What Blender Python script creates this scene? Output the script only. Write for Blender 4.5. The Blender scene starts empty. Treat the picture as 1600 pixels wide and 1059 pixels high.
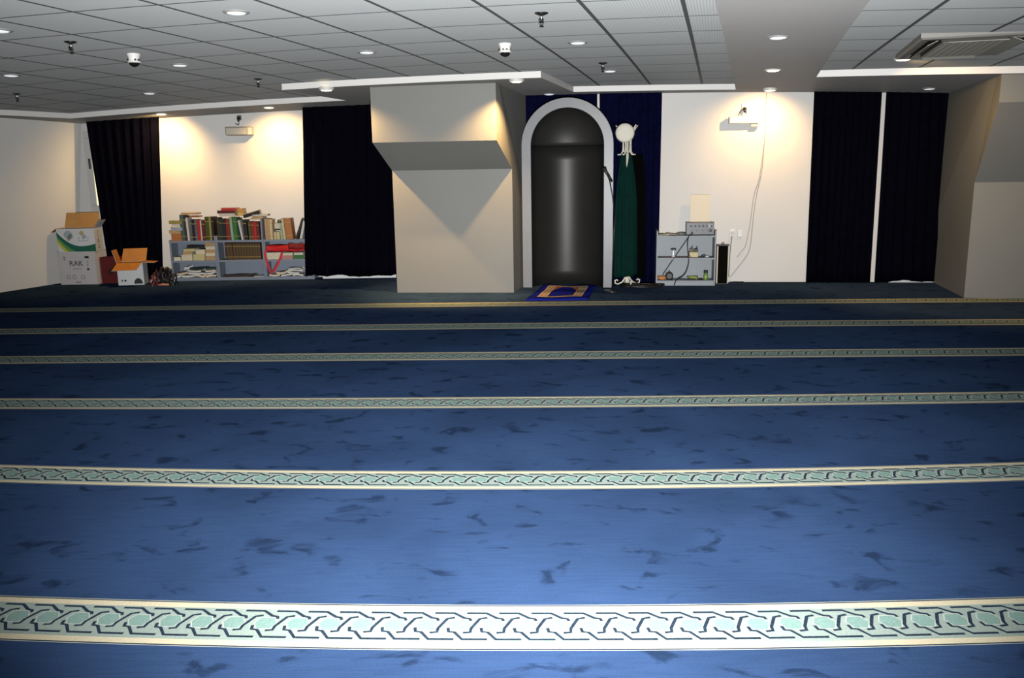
import bpy, bmesh, math, random
from mathutils import Vector, Matrix, Euler
random.seed(11)
SC = bpy.context.scene
COL = SC.collection
PI = math.pi

# ---------------------------------------------------------------- camera (18 mm class lens, hand held)
F = 1300.0            # focal length in pixels of the 1600 px wide frame
PIT, ROLL = 0.1997, -0.0158
H = 1.4302            # eye height

def ray(px, py):
    u = (px-800)/F; v = (py-529.5)/F
    cr, sr = math.cos(ROLL), math.sin(ROLL)
    u, v = u*cr+v*sr, -u*sr+v*cr
    c, s = math.cos(PIT), math.sin(PIT)
    return (u, c-v*s, -s-v*c)
def atz(px, py, z=0.0):
    d = ray(px, py); t = (z-H)/d[2]
    return Vector((d[0]*t, d[1]*t, z))
def aty(px, py, y):
    d = ray(px, py); t = y/d[1]
    return Vector((d[0]*t, y, H+d[2]*t))

cam = bpy.data.cameras.new('camera'); camo = bpy.data.objects.new('camera', cam); COL.objects.link(camo)
cam.sensor_width = 36; cam.sensor_fit = 'HORIZONTAL'; cam.lens = F/1600*36; cam.clip_start = .05
r_, c_, s_ = ROLL, math.cos(PIT), math.sin(PIT)
fwd = Vector((0, c_, -s_)); up0 = Vector((0, s_, c_)); rt0 = Vector((1, 0, 0))
# image axes rotated by the roll of the hand held camera
rt = rt0*math.cos(r_) + up0*math.sin(r_)
up = up0*math.cos(r_) - rt0*math.sin(r_)
M = Matrix((rt, up, -fwd)).transposed().to_4x4(); M.translation = Vector((0, 0, H))
camo.matrix_world = M
SC.camera = camo

# ---------------------------------------------------------------- materials
def srgb(r, g, b):
    f = lambda c: (c/255/12.92) if c/255 <= .04045 else ((c/255+.055)/1.055)**2.4
    return (f(r), f(g), f(b))
MATS = {}
def mat(name, col, rough=.6, metal=0., var=0., scale=8., bump=0., bscale=60., emit=None, estr=1., spec=.5, trans=0., sheen=0.):
    if name in MATS: return MATS[name]
    m = bpy.data.materials.new(name); m.use_nodes = True; MATS[name] = m
    nt = m.node_tree; b = nt.nodes['Principled BSDF']
    b.inputs['Base Color'].default_value = (*col, 1); b.inputs['Roughness'].default_value = rough
    b.inputs['Metallic'].default_value = metal; b.inputs['Specular IOR Level'].default_value = spec
    b.inputs['Transmission Weight'].default_value = trans
    if sheen: b.inputs['Sheen Weight'].default_value = sheen
    if emit: b.inputs['Emission Color'].default_value = (*emit, 1); b.inputs['Emission Strength'].default_value = estr
    tc = nt.nodes.new('ShaderNodeTexCoord')
    if var:
        n = nt.nodes.new('ShaderNodeTexNoise'); n.inputs['Scale'].default_value = scale; n.inputs['Detail'].default_value = 5
        nt.links.new(tc.outputs['Object'], n.inputs['Vector'])
        r = nt.nodes.new('ShaderNodeMapRange'); r.inputs[1].default_value = .3; r.inputs[2].default_value = .7
        r.inputs[3].default_value = 1-var; r.inputs[4].default_value = 1+var
        nt.links.new(n.outputs['Fac'], r.inputs[0])
        mx = nt.nodes.new('ShaderNodeVectorMath'); mx.operation = 'SCALE'; mx.inputs[0].default_value = col
        nt.links.new(r.outputs[0], mx.inputs['Scale']); nt.links.new(mx.outputs[0], b.inputs['Base Color'])
    if bump:
        n2 = nt.nodes.new('ShaderNodeTexNoise'); n2.inputs['Scale'].default_value = bscale; n2.inputs['Detail'].default_value = 3
        nt.links.new(tc.outputs['Object'], n2.inputs['Vector'])
        bp = nt.nodes.new('ShaderNodeBump'); bp.inputs['Strength'].default_value = bump; bp.inputs['Distance'].default_value = .01
        nt.links.new(n2.outputs['Fac'], bp.inputs['Height']); nt.links.new(bp.outputs[0], b.inputs['Normal'])
    return m

WALL = mat('wall_paint', (.78, .77, .75), .75, var=.03, scale=1.3, bump=.05, bscale=40)
PILP = mat('pillar_paint', (.225, .228, .218), .55, var=.03, scale=1.5, bump=.04, bscale=30)
SOFF = mat('soffit_paint', (.56, .56, .57), .6, var=.02, scale=2); SOFW = mat('soffit_edge_white', (.86, .86, .85), .5)
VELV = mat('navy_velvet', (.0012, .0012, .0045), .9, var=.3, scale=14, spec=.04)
VELB = mat('navy_velvet_lit', (.0020, .0028, .022), .9, var=.3, scale=14, spec=.04)  # bluer copy of the navy velvet, flash light put into its colour
FRAME = mat('grey_panel', (.17, .18, .20), .38, var=.08, scale=5)
NICHE = mat('niche_lining', (.020, .0195, .019), .40, var=.08, scale=3, spec=.32)
STEEL = mat('shelf_grey', (.22, .26, .33), .5, var=.04, scale=6)
STEELR = mat('shelf_pale_grey', (.30, .335, .37), .5, var=.04, scale=6)
WPLA = mat('white_plastic', (.82, .82, .80), .35)
BPLA = mat('black_plastic', (.012, .012, .012), .4)
GLS = mat('dark_glass', (.01, .01, .012), .08)
CHROME = mat('chrome', (.75, .75, .74), .2, 1.)
DARKM = mat('dark_metal', (.05, .05, .05), .35, .8)
PAPER = mat('page_paper', (.72, .64, .48), .8, var=.12, scale=60)
CARDB = mat('cardboard', (.52, .27, .08), .75, var=.08, scale=10)
CARDW = mat('white_card', (.66, .68, .70), .6, var=.04, scale=6)
CREAM = mat('cream_enamel', (.86, .83, .70), .35)

# ---------------------------------------------------------------- mesh builder
class MB:
    def __init__(s): s.v = []; s.f = []; s.m = []; s.T = Matrix.Identity(4)
    def add(s, vs, fs, mi=0, T=None):
        o = len(s.v); TT = s.T @ T if T is not None else s.T
        s.v += [TT @ Vector(v) for v in vs]
        s.f += [[o+i for i in f] for f in fs]; s.m += [mi]*len(fs)
    def box(s, x0, x1, y0, y1, z0, z1, mi=0, T=None):
        vs = [(x, y, z) for x in (x0, x1) for y in (y0, y1) for z in (z0, z1)]
        s.add(vs, [(0,1,3,2),(4,6,7,5),(0,4,5,1),(2,3,7,6),(0,2,6,4),(1,5,7,3)], mi, T)
    def tube(s, pts, r, n=8, mi=0, cap=True, T=None):
        pts = [Vector(p) for p in pts]; k = len(pts)
        rr = r if isinstance(r, (list, tuple)) else [r]*k
        vs = []; prev = None
        for i, p in enumerate(pts):
            t = (pts[min(i+1, k-1)]-pts[max(i-1, 0)]).normalized()
            if prev is None:
                a = Vector((0, 0, 1)) if abs(t.z) < .9 else Vector((1, 0, 0))
                prev = t.cross(a).normalized()
            prev = (prev - t*prev.dot(t)).normalized(); q = t.cross(prev)
            for j in range(n):
                an = 2*PI*j/n; vs.append(p + (prev*math.cos(an)+q*math.sin(an))*rr[i])
        fs = []
        for i in range(k-1):
            for j in range(n):
                fs.append((i*n+j, i*n+(j+1) % n, (i+1)*n+(j+1) % n, (i+1)*n+j))
        if cap: fs += [tuple(range(n-1, -1, -1)), tuple((k-1)*n+j for j in range(n))]
        s.add(vs, fs, mi, T)
    def lathe(s, prof, n=24, mi=0, T=None, cap=True):   # profile of (radius, z)
        vs = []; k = len(prof)
        for r, z in prof:
            for j in range(n):
                a = 2*PI*j/n; vs.append((r*math.cos(a), r*math.sin(a), z))
        fs = [(i*n+j, i*n+(j+1) % n, (i+1)*n+(j+1) % n, (i+1)*n+j) for i in range(k-1) for j in range(n)]
        if cap: fs += [tuple(range(n-1, -1, -1)), tuple((k-1)*n+j for j in range(n))]
        s.add(vs, fs, mi, T)
    def grid(s, fn, nu, nv, mi=0, T=None):
        vs = [fn(i/nu, j/nv) for j in range(nv+1) for i in range(nu+1)]
        fs = [(j*(nu+1)+i, j*(nu+1)+i+1, (j+1)*(nu+1)+i+1, (j+1)*(nu+1)+i) for j in range(nv) for i in range(nu)]
        s.add(vs, fs, mi, T)
    def prism(s, poly, z0, z1, mi=0, T=None):
        n = len(poly); vs = [(x, y, z0) for x, y in poly]+[(x, y, z1) for x, y in poly]
        fs = [tuple(range(n-1, -1, -1)), tuple(range(n, 2*n))]+[(i, (i+1) % n, n+(i+1) % n, n+i) for i in range(n)]
        s.add(vs, fs, mi, T)
    def build(s, name, mats, parent=None, loc=(0, 0, 0), rz=0., smooth=False, bevel=0., rot=None, fix=True):
        me = bpy.data.meshes.new(name)
        me.from_pydata([tuple(v) for v in s.v], [], s.f)
        for m in (mats if isinstance(mats, (list, tuple)) else [mats]): me.materials.append(m)
        me.polygons.foreach_set('material_index', s.m)
        if fix:
            bm = bmesh.new(); bm.from_mesh(me); bmesh.ops.recalc_face_normals(bm, faces=bm.faces); bm.to_mesh(me); bm.free()
        if smooth: me.polygons.foreach_set('use_smooth', [True]*len(me.polygons))
        me.update()
        o = bpy.data.objects.new(name, me); COL.objects.link(o)
        o.location = loc; o.rotation_euler = rot if rot else (0, 0, rz)
        if parent: o.parent = parent
        if bevel:
            b = o.modifiers.new('bevel', 'BEVEL'); b.width = bevel; b.segments = 2; b.limit_method = 'ANGLE'
        return o

def build_each(mb, name, mats, parent):
    par = list(range(len(mb.v)))
    def find(i):
        while par[i] != i: par[i] = par[par[i]]; i = par[i]
        return i
    for f in mb.f:
        for q in f[1:]: par[find(q)] = find(f[0])
    grp = {}
    for f, m in zip(mb.f, mb.m): grp.setdefault(find(f[0]), []).append((f, m))
    for r, fs in grp.items():
        b = MB(); ids = sorted({i for f, _ in fs for i in f}); mp = {i: k for k, i in enumerate(ids)}
        b.v = [mb.v[i] for i in ids]; b.f = [[mp[i] for i in f] for f, _ in fs]; b.m = [m for _, m in fs]
        b.build(name, mats, parent, fix=False)

def tag(o, label, cat, group=None):
    o['label'] = label; o['category'] = cat
    if group: o['group'] = group
    return o
def thing(name, label, cat, loc=(0, 0, 0), rz=0., group=None, rot=None):
    o = bpy.data.objects.new(name, None); COL.objects.link(o); o.empty_display_size = .1
    o.location = loc; o.rotation_euler = rot if rot else (0, 0, rz)
    return tag(o, label, cat, group)
def copy_thing(src, loc, rz=None, label=None):
    c = src.copy(); COL.objects.link(c); c.location = loc
    if rz is not None: c.rotation_euler = (0, 0, rz)
    if label: c['label'] = label
    for ch in src.children:
        d = ch.copy(); COL.objects.link(d); d.parent = c
        for g in ch.children:
            e = g.copy(); COL.objects.link(e); e.parent = d
    return c
def struct(o): o['kind'] = 'structure'; return o
def TR(x, y, z, rx=0, ry=0, rz=0): return Matrix.Translation((x, y, z)) @ Euler((rx, ry, rz)).to_matrix().to_4x4()
def text_mesh(name, s, size, m, parent, loc, rot, depth=.0006):
    cu = bpy.data.curves.new(name, 'FONT'); cu.body = s; cu.size = size; cu.extrude = depth; cu.align_x = 'CENTER'; cu.align_y = 'CENTER'
    t = bpy.data.objects.new('tmp', cu); COL.objects.link(t)
    me = bpy.data.meshes.new_from_object(t.evaluated_get(bpy.context.evaluated_depsgraph_get()))
    bpy.data.objects.remove(t); bpy.data.curves.remove(cu)
    me.materials.clear(); me.materials.append(m)
    o = bpy.data.objects.new(name, me); COL.objects.link(o); o.parent = parent; o.location = loc; o.rotation_euler = rot
    return o

# ---------------------------------------------------------------- room frames
BR = math.atan(.122)                      # heading of the niche wall
OR = Vector((0, 10.84, 0)); ER = Vector((math.cos(BR), -math.sin(BR), 0)); NR = Vector((-math.sin(BR), -math.cos(BR), 0))
BL = .012
OL = Vector((0, 11.67-.012*0, 0)); EL = Vector((math.cos(BL), -math.sin(BL), 0)); NL = Vector((-math.sin(BL), -math.cos(BL), 0))
def onwall(px, py, d, O, E, N):
    q = O+N*d; r = Vector(ray(px, py)); t = q.dot(N)-0
    # camera sits at (0,0,H)
    k = (q.x*N.x+q.y*N.y)/(r.x*N.x+r.y*N.y)
    p = Vector((r.x*k, r.y*k, H+r.z*k))
    return (p-O).dot(E), p.z
def WR(px, py, d=0.): return onwall(px, py, d, OR, ER, NR)
def WL(px, py, d=0.): return onwall(px, py, d, OL, EL, NL)
def posR(s, d, z=0.): p = OR+ER*s+NR*d; return Vector((p.x, p.y, z))
def posL(s, d, z=0.): p = OL+EL*s+NL*d; return Vector((p.x, p.y, z))

# suspended ceiling: hung a little unevenly, lower towards the side walls
Q = [.2449, -.2549, 4.5467, .5988, .6709, 2.4327, -.0061, .0045, -.0043, .0023, -.0029]
def zc(x, y):
    x = max(-6.6, min(6.2, x)); y = max(3.5, min(12, y))
    return Q[5]+Q[6]*x+Q[7]*(y-7)+Q[8]*x*x+Q[9]*x*(y-7)+Q[10]*(y-7)**2
def atc(px, py, dz=0.):
    z = 2.4
    for _ in range(40):
        p = atz(px, py, z); z = .5*z+.5*(zc(p.x, p.y)+dz)
    return Vector((p.x, p.y, zc(p.x, p.y)+dz))
CY, SY = math.cos(Q[0]), math.sin(Q[0])
def fromgrid(i, j):
    a = i*Q[3]+Q[1]; b = j*Q[4]+Q[2]
    return CY*a+SY*b, -SY*a+CY*b
SD = .065     # drop of the soffits below the tiles

# ---------------------------------------------------------------- floor: fitted carpet with woven prayer-row bands
def carpet_mat():
    m = bpy.data.materials.new('carpet_blue'); m.use_nodes = True; nt = m.node_tree; b = nt.nodes['Principled BSDF']
    tc = nt.nodes.new('ShaderNodeTexCoord'); L = nt.links.new
    def noise(sc, det, vec, dist=0.):
        n = nt.nodes.new('ShaderNodeTexNoise'); n.inputs['Scale'].default_value = sc; n.inputs['Detail'].default_value = det; n.inputs['Distortion'].default_value = dist
        L(vec, n.inputs['Vector']); return n.outputs['Fac']
    def rng(s, a, bb, c, d):
        r = nt.nodes.new('ShaderNodeMapRange'); r.interpolation_type = 'SMOOTHSTEP'
        for i, v in enumerate((a, bb, c, d)): r.inputs[i+1].default_value = v
        L(s, r.inputs[0]); return r.outputs[0]
    def mul(a, c):
        x = nt.nodes.new('ShaderNodeMath'); x.operation = 'MULTIPLY'; L(a, x.inputs[0]); L(c, x.inputs[1]); return x.outputs[0]
    mp = nt.nodes.new('ShaderNodeMapping'); mp.inputs['Rotation'].default_value = (0, 0, .5); mp.inputs['Scale'].default_value = (1, 1.5, 1)
    L(tc.outputs['Object'], mp.inputs['Vector'])
    smear = rng(noise(5.5, 5, mp.outputs[0], .7), .56, .70, 1., .50)       # pile brushed the other way
    cloud = rng(noise(1.1, 3, tc.outputs['Object'], .4), .35, .65, .86, 1.12)
    fine = rng(noise(220, 2, tc.outputs['Object']), .3, .7, .88, 1.12)
    mp2 = nt.nodes.new('ShaderNodeMapping'); mp2.inputs['Scale'].default_value = (3, 40, 1); L(tc.outputs['Object'], mp2.inputs['Vector'])
    rows = rng(noise(2, 3, mp2.outputs[0]), .35, .65, .94, 1.05)
    f = mul(mul(smear, cloud), mul(fine, rows))
    v = nt.nodes.new('ShaderNodeVectorMath'); v.operation = 'SCALE'; v.inputs[0].default_value = (.046, .092, .215)
    L(f, v.inputs['Scale']); L(v.outputs[0], b.inputs['Base Color'])
    b.inputs['Roughness'].default_value = .95; b.inputs['Specular IOR Level'].default_value = .0
    bp = nt.nodes.new('ShaderNodeBump'); bp.inputs['Strength'].default_value = .25; bp.inputs['Distance'].default_value = .004
    L(noise(320, 2, tc.outputs['Object']), bp.inputs['Height']); L(bp.outputs[0], b.inputs['Normal'])
    return m
CB = carpet_mat()
YARN_C = mat('yarn_cream', (.94, .84, .60), .95, var=.08, scale=150, bump=.2, bscale=300, spec=.05)
YARN_M = mat('yarn_mint', (.45, .56, .51), .95, var=.1, scale=120, bump=.2, bscale=300, spec=.05)
YARN_A = mat('yarn_aqua', (.32, .51, .46), .95, var=.12, scale=120, bump=.2, bscale=300, spec=.05)
YARN_D = mat('yarn_dark', (.032, .052, .085), .95, var=.5, scale=160, spec=.05)
YARN_W = mat('yarn_white', (.70,.75,.69), .95, var=.06, scale=150, spec=.05)

fl = MB()
X0, X1, Y0, Y1 = -11.5, 8.5, -3.0, 12.2
fl.add([(X0, Y0, 0), (X1, Y0, 0), (X1, Y1, 0), (X0, Y1, 0)], [(0, 1, 2, 3)], 0)
BANDS = [((963.5, 979.5, 967), .272), ((739.5, 750, 736), .240), ((630.5, 628.5, 620), .258), ((562.5, 555.5, 549.5), .29), ((518, 509, 503), .30), ((485, 475, 468.5), .28)]
def band_curve(ys):
    p = [atz(x, y, 0) for x, y in zip((0, 800, 1600), ys)]
    (a, b, c) = p
    def f(x):
        xx = max(a.x-.4, min(c.x+.4, x))
        return (a.y*(xx-b.x)*(xx-c.x)/((a.x-b.x)*(a.x-c.x))+b.y*(xx-a.x)*(xx-c.x)/((b.x-a.x)*(b.x-c.x))+c.y*(xx-a.x)*(xx-b.x)/((c.x-a.x)*(c.x-b.x)))
    return f
PER = .1058
STROKES = [[(320, 382), (530, 382), (640, 432), (700, 440), (712, 462)],
           [(885, 428), (805, 440), (720, 535), (715, 572), (640, 578)],
           [(480, 530), (490, 568), (550, 572), (635, 640), (895, 640)]]
CELL = [(488, 500), (535, 448), (668, 448), (720, 500), (668, 558), (535, 558)]
def band(fy, w, x0, x1, detail=True):
    n = 80
    def strip(v0, v1, z, mi):   # v measured from the far edge 0 to the near edge 1
        vs = []; fs = []
        for i in range(n+1):
            x = x0+(x1-x0)*i/n; y = fy(x)
            vs += [(x, y+w*(.5-v0), z), (x, y+w*(.5-v1), z)]
        fs = [(2*i, 2*i+1, 2*i+3, 2*i+2) for i in range(n)]
        fl.add(vs, fs, mi)
    strip(0, .012, .0012, 5); strip(.012, .036, .0012, 4); strip(.036, .15, .0012, 1)
    strip(.15, .855, .0012, 2)
    strip(.855, .964, .0012, 1); strip(.964, .988, .0012, 4); strip(.988, 1, .0012, 5)
    if not detail: return
    k = int((x1-x0)/PER)-2
    for c in range(k):
        xb = x0+c*PER
        def mp(p, z): 
            u = p[0]/345.*PER; v = (p[1]-290)/450.
            x = xb+u
            return Vector((x, fy(x)+w*(.5-v), z))
        cv = [mp(p, .0017) for p in CELL]
        fl.add(cv, [(0, 1, 2, 3, 4, 5)], 3)
        cen = sum(cv, Vector())/6
        for q in range(6):      # white strap around the cell
            a, b = cv[q], cv[(q+1) % 6]
            fl.add([a, b, b+(b-cen)*.13, a+(a-cen)*.13], [(0, 1, 2, 3)], 5)
        for st in STROKES:
            pts = [mp(p, .0022) for p in st]
            t = .0055
            L_, R_ = [], []
            for i, p in enumerate(pts):
                d = (pts[min(i+1, len(pts)-1)]-pts[max(i-1, 0)]); d.z = 0; d.normalize()
                nn = Vector((-d.y, d.x, 0))
                L_.append(p+nn*t); R_.append(p-nn*t)
            for i in range(len(pts)-1):
                fl.add([L_[i], R_[i], R_[i+1], L_[i+1]], [(0, 1, 2, 3)], 4)
for (ys, w) in BANDS:
    fy = band_curve(ys)
    yv = fy(0); half = yv*.64+.6
    band(fy, w, max(-6.25-.36*(11.4-yv), -half-1.6), min(8.1 if yv < 8.5 else 6.2, half+1.8))
floor = struct(fl.build('floor', [CB, YARN_C, YARN_M, YARN_A, YARN_D, YARN_W], fix=False))

# ---------------------------------------------------------------- walls
WT = 2.62
def wall(name, a, b, shift=(0, 0), z1=WT, m=None, th=.12):
    mb = MB(); a = Vector((*a, 0)); b = Vector((*b, 0)); d = (b-a).normalized(); n = Vector((-d.y, d.x, 0))*th
    s = Vector((*shift, z1))
    mb.add([a, b, b+n, a+n, a+s, b+s, b+n+s, a+n+s], [(0,3,2,1),(4,5,6,7),(0,1,5,4),(1,2,6,5),(2,3,7,6),(3,0,4,7)])
    return struct(mb.build(name, m or WALL))
C_FL = (-6.13, 11.67+.012*6.13)
wall('wall_far', (-9., 11.67+.108), (-.55, 11.677))                      # bay with the bookcases
pj = posR(-.62, 0); wall('wall_niche', (pj.x, pj.y), tuple(posR(8.2, 0).xy))
wall('wall_left', (C_FL[0]-.36*(C_FL[1]+3.2), -3.2), (C_FL[0]+.36*.1, C_FL[1]+.1), shift=(.36, 0))
wall('wall_right', (8.2, 11.), (8.2, -3.2))
wall('wall_back', (8.4, -3.0), (-12., -3.0))

# ---------------------------------------------------------------- ceiling tiles
def tile_mat():
    m = bpy.data.materials.new('ceiling_tile'); m.use_nodes = True; nt = m.node_tree; b = nt.nodes['Principled BSDF']; L = nt.links.new
    uv = nt.nodes.new('ShaderNodeUVMap'); sp = nt.nodes.new('ShaderNodeSeparateXYZ'); L(uv.outputs[0], sp.inputs[0])
    def mth(op, a, c=None, v=None):
        x = nt.nodes.new('ShaderNodeMath'); x.operation = op; L(a, x.inputs[0])
        if c is not None: L(c, x.inputs[1])
        if v is not None: x.inputs[1].default_value = v
        return x.outputs[0]
    def line(s, half):
        f = mth('FRACT', mth('ADD', s, v=.5)); d = mth('ABSOLUTE', mth('SUBTRACT', f, v=.5))
        return mth('LESS_THAN', d, v=half)
    ln = mth('MAXIMUM', line(sp.outputs[0], .023), line(sp.outputs[1], .015))
    st = mth('SINE', mth('MULTIPLY', sp.outputs[0], v=2*PI*32)); st2 = mth('SINE', mth('MULTIPLY', sp.outputs[1], v=2*PI*50))
    per = mth('MULTIPLY', mth('MULTIPLY', mth('ADD', st, v=1.), v=.5), mth('ADD', mth('MULTIPLY', st2, v=.35), v=.65))
    mx = nt.nodes.new('ShaderNodeMix'); mx.data_type = 'RGBA'; L(per, mx.inputs[0])
    mx.inputs[6].default_value = (.89, .94, .97, 1); mx.inputs[7].default_value = (.63, .675, .71, 1)
    m2 = nt.nodes.new('ShaderNodeMix'); m2.data_type = 'RGBA'; L(ln, m2.inputs[0]); L(mx.outputs[2], m2.inputs[6])
    m2.inputs[7].default_value = (.10, .105, .11, 1)
    L(m2.outputs[2], b.inputs['Base Color']); b.inputs['Roughness'].default_value = .7
    return m
cb = MB(); uvs = []
SPLIT = 1.2
def ceil_patch(i0, i1, j0, j1, off):
    ni, nj = int((i1-i0)*2), int((j1-j0)*2)
    def fn(a, b):
        i = i0+(i1-i0)*a; j = j0+(j1-j0)*b
        x, y = fromgrid(i, j); uvs.append((i+off, j)); return (x, y, zc(x, y))
    cb.grid(fn, ni, nj)
ceil_patch(-21.8, SPLIT, -14, 12.5, 0); ceil_patch(SPLIT, 15.2, -14, 12.5, .5)
ceil = cb.build('ceiling', tile_mat(), fix=False); struct(ceil)
ul = ceil.data.uv_layers.new(name='UVMap')
for lp in ceil.data.loops: ul.data[lp.index].uv = uvs[lp.vertex_index]

# ---------------------------------------------------------------- plaster soffits round the edge of the tiles
def soffit(name, poly):
    bm = bmesh.new(); vs = [bm.verts.new((x, y, 0)) for x, y in poly]; bm.faces.new(vs)
    for k in range(-24, 20):
        for co, no in (((k*.5, 0, 0), (1, 0, 0)), ((0, k*.5+3, 0), (0, 1, 0))):
            bmesh.ops.bisect_plane(bm, geom=bm.verts[:]+bm.edges[:]+bm.faces[:], plane_co=co, plane_no=no)
    r = bmesh.ops.extrude_face_region(bm, geom=bm.faces[:])
    top = {v for v in r['geom'] if isinstance(v, bmesh.types.BMVert)}
    for v in bm.verts: v.co.z = zc(v.co.x, v.co.y)+(.05 if v in top else -SD)
    bmesh.ops.recalc_face_normals(bm, faces=bm.faces)
    me = bpy.data.meshes.new(name); bm.to_mesh(me); bm.free(); me.materials.append(SOFF); me.materials.append(SOFW)
    for f in me.polygons: f.material_index = 1 if abs(f.normal.z) < .3 else 0
    o = bpy.data.objects.new(name, me); COL.objects.link(o); return struct(o)
def xy(px, py): p = atc(px, py); return (p.x, p.y)
A0, A1, A2 = xy(0, 171), xy(110, 177), xy(540, 148.5)
B0, B1, C0, C1 = xy(440, 131), xy(845, 111), xy(896, 135), xy(1150, 131)
D0, D1 = xy(1122, 0), xy(1347, 0); E0, E1 = xy(1276, 110), xy(1600, 103)
def ext(a, b, t): return (b[0]+(b[0]-a[0])*t, b[1]+(b[1]-a[1])*t)
An = ext(A1, A0, 11); Dn0 = ext(C1, D0, 1.6); Dn1 = ext(E0, D1, 2.2); En = ext(E0, E1, 2.)
struct_poly = [(-12.3, An[1]), An, A0, A1, A2, B0, B1, C0, C1, Dn0, Dn1, E0, E1, En, (En[0], 12), (-12.3, 12)]
soffit('trim_1', struct_poly)

# ---------------------------------------------------------------- pillars with a corbelled head
DV = Vector((.223, .975))
def pillar(name, foot, head, zs, zl, back):
    """foot: front corners on the floor; head: front corners of the corbelled head; zs head underside, zl foot of the slope"""
    mb = MB(); top = 2.6; P = []
    for q, f in zip(foot, head):
        P += [(q.x, q.y, .0), (q.x, q.y, zl), (f.x, f.y, zs), (f.x, f.y, top), (q.x+DV.x*back, q.y+DV.y*back, top), (q.x+DV.x*back, q.y+DV.y*back, 0)]
    mb.add(P, [(0,1,7,6), (1,2,8,7), (2,3,9,8), (3,4,10,9), (4,5,11,10), (5,0,6,11), (0,5,4,3,2,1), (6,7,8,9,10,11)])
    return struct(mb.build(name, PILP))
h0 = aty(582, 223, 9.52); h1 = aty(776, 219, 9.37)
pillar('wall_pillar', (atz(621, 457), atz(803, 457)), (h0, h1), (h0.z+h1.z)/2, 1.45, 1.9)
g0 = aty(1561, 160, 8.25); q0 = atz(1506, 465); q1 = atz(1690, 468.2)
g1 = g0 + (q1-q0); g1.z = g0.z
pillar('wall_pillar', (q0, q1), (g0, g1), g0.z, aty(1521, 285, q0.y).z, 2.2)
# ---------------------------------------------------------------- curtains
def curtain(label, side, tl, tr, bl, br, zt, zb, d, folds, mt, amp=.03, seed=0, hem=0.):
    """tl..br: distance along the wall; hung d in front of it"""
    O, E, N = (OR, ER, NR) if side == 'R' else (OL, EL, NL)
    rng = random.Random(seed); ph = [rng.uniform(0, 6.28) for _ in range(4)]
    base = O+E*((bl+br)/2)+N*d
    mb = MB()
    def fn(a, b):   # b 0 bottom .. 1 top
        s = (bl+(br-bl)*a)*(1-b)+(tl+(tr-tl)*a)*b
        w = a*folds*2*PI+.35*math.sin(5*a+ph[0])+.25*math.sin(3*b+ph[1])
        off = amp*(math.sin(w)*(.75+.25*math.sin(2.3*a*6+ph[2]))+.25*math.sin(2.1*w+ph[3]))*(1-.35*b)
        s += .012*math.cos(w)*(1-b)
        p = O+E*s+N*(d+off)
        zz = zb+hem*(.5+.5*math.sin(9*a+ph[1]))*(.6+.4*math.sin(21*a+ph[2]))
        return (p.x-base.x, p.y-base.y, zz+(zt-zz)*b)
    mb.grid(fn, max(40, int(folds*10)), 14)
    o = mb.build('curtain', mt, None, (base.x, base.y, 0), smooth=True, fix=False)
    so = o.modifiers.new('cloth', 'SOLIDIFY'); so.thickness = .006
    return tag(o, label, 'curtain')
def sL(px, py, d): return WL(px, py, d)[0]
def sR(px, py, d): return WR(px, py, d)[0]
# far left curtain, pushed aside by the cartons
curtain('dark navy curtain hanging askew over the window behind the cartons', 'L', sL(134, 188, .16), sL(248.5, 182, .16), sL(171, 430, .16), sL(253, 438, .16), 2.30, .03, .16, 8, VELV, .03, 1)
curtain('dark navy curtain between the bookcases and the grey pillar', 'L', sL(473.5, 168, .33), sL(640, 165, .33), sL(476, 435, .33), sL(640, 435, .33), 2.40, .035, .33, 10, VELV, .025, 2, hem=.045)
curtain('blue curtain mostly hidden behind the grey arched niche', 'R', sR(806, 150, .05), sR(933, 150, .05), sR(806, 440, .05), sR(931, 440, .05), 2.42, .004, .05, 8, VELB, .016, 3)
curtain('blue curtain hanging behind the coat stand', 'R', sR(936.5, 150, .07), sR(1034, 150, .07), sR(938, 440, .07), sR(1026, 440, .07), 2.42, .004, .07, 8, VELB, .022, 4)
curtain('black looking curtain right of the long wall cord', 'R', sR(1272, 144, .08), sR(1377.5, 143, .08), sR(1258, 440, .08), sR(1358, 441, .08), 2.40, .004, .08, 9, VELV, .025, 5)
curtain('black looking curtain beside the grey pillar at the right', 'R', sR(1384.5, 143, .08), sR(1560, 141, .08), sR(1365, 441, .08), sR(1560, 441, .08), 2.40, .006, .08, 11, VELV, .025, 6, hem=.028)
# low white sills showing under the hems
mb = MB(); a = sL(503, 436, .27); mb.box(a, a+1.3, -.22, 0, 0, .085)
struct(mb.build('trim_2', mat('sill_white', (.80, .81, .84), .5), None, OL, -BL, bevel=.006))
mb = MB(); a = sR(1388, 441, .04); mb.box(a, a+1.3, -.045, 0, 0, .05)
struct(mb.build('trim_3', MATS['sill_white'], None, OR, -BR))

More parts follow.
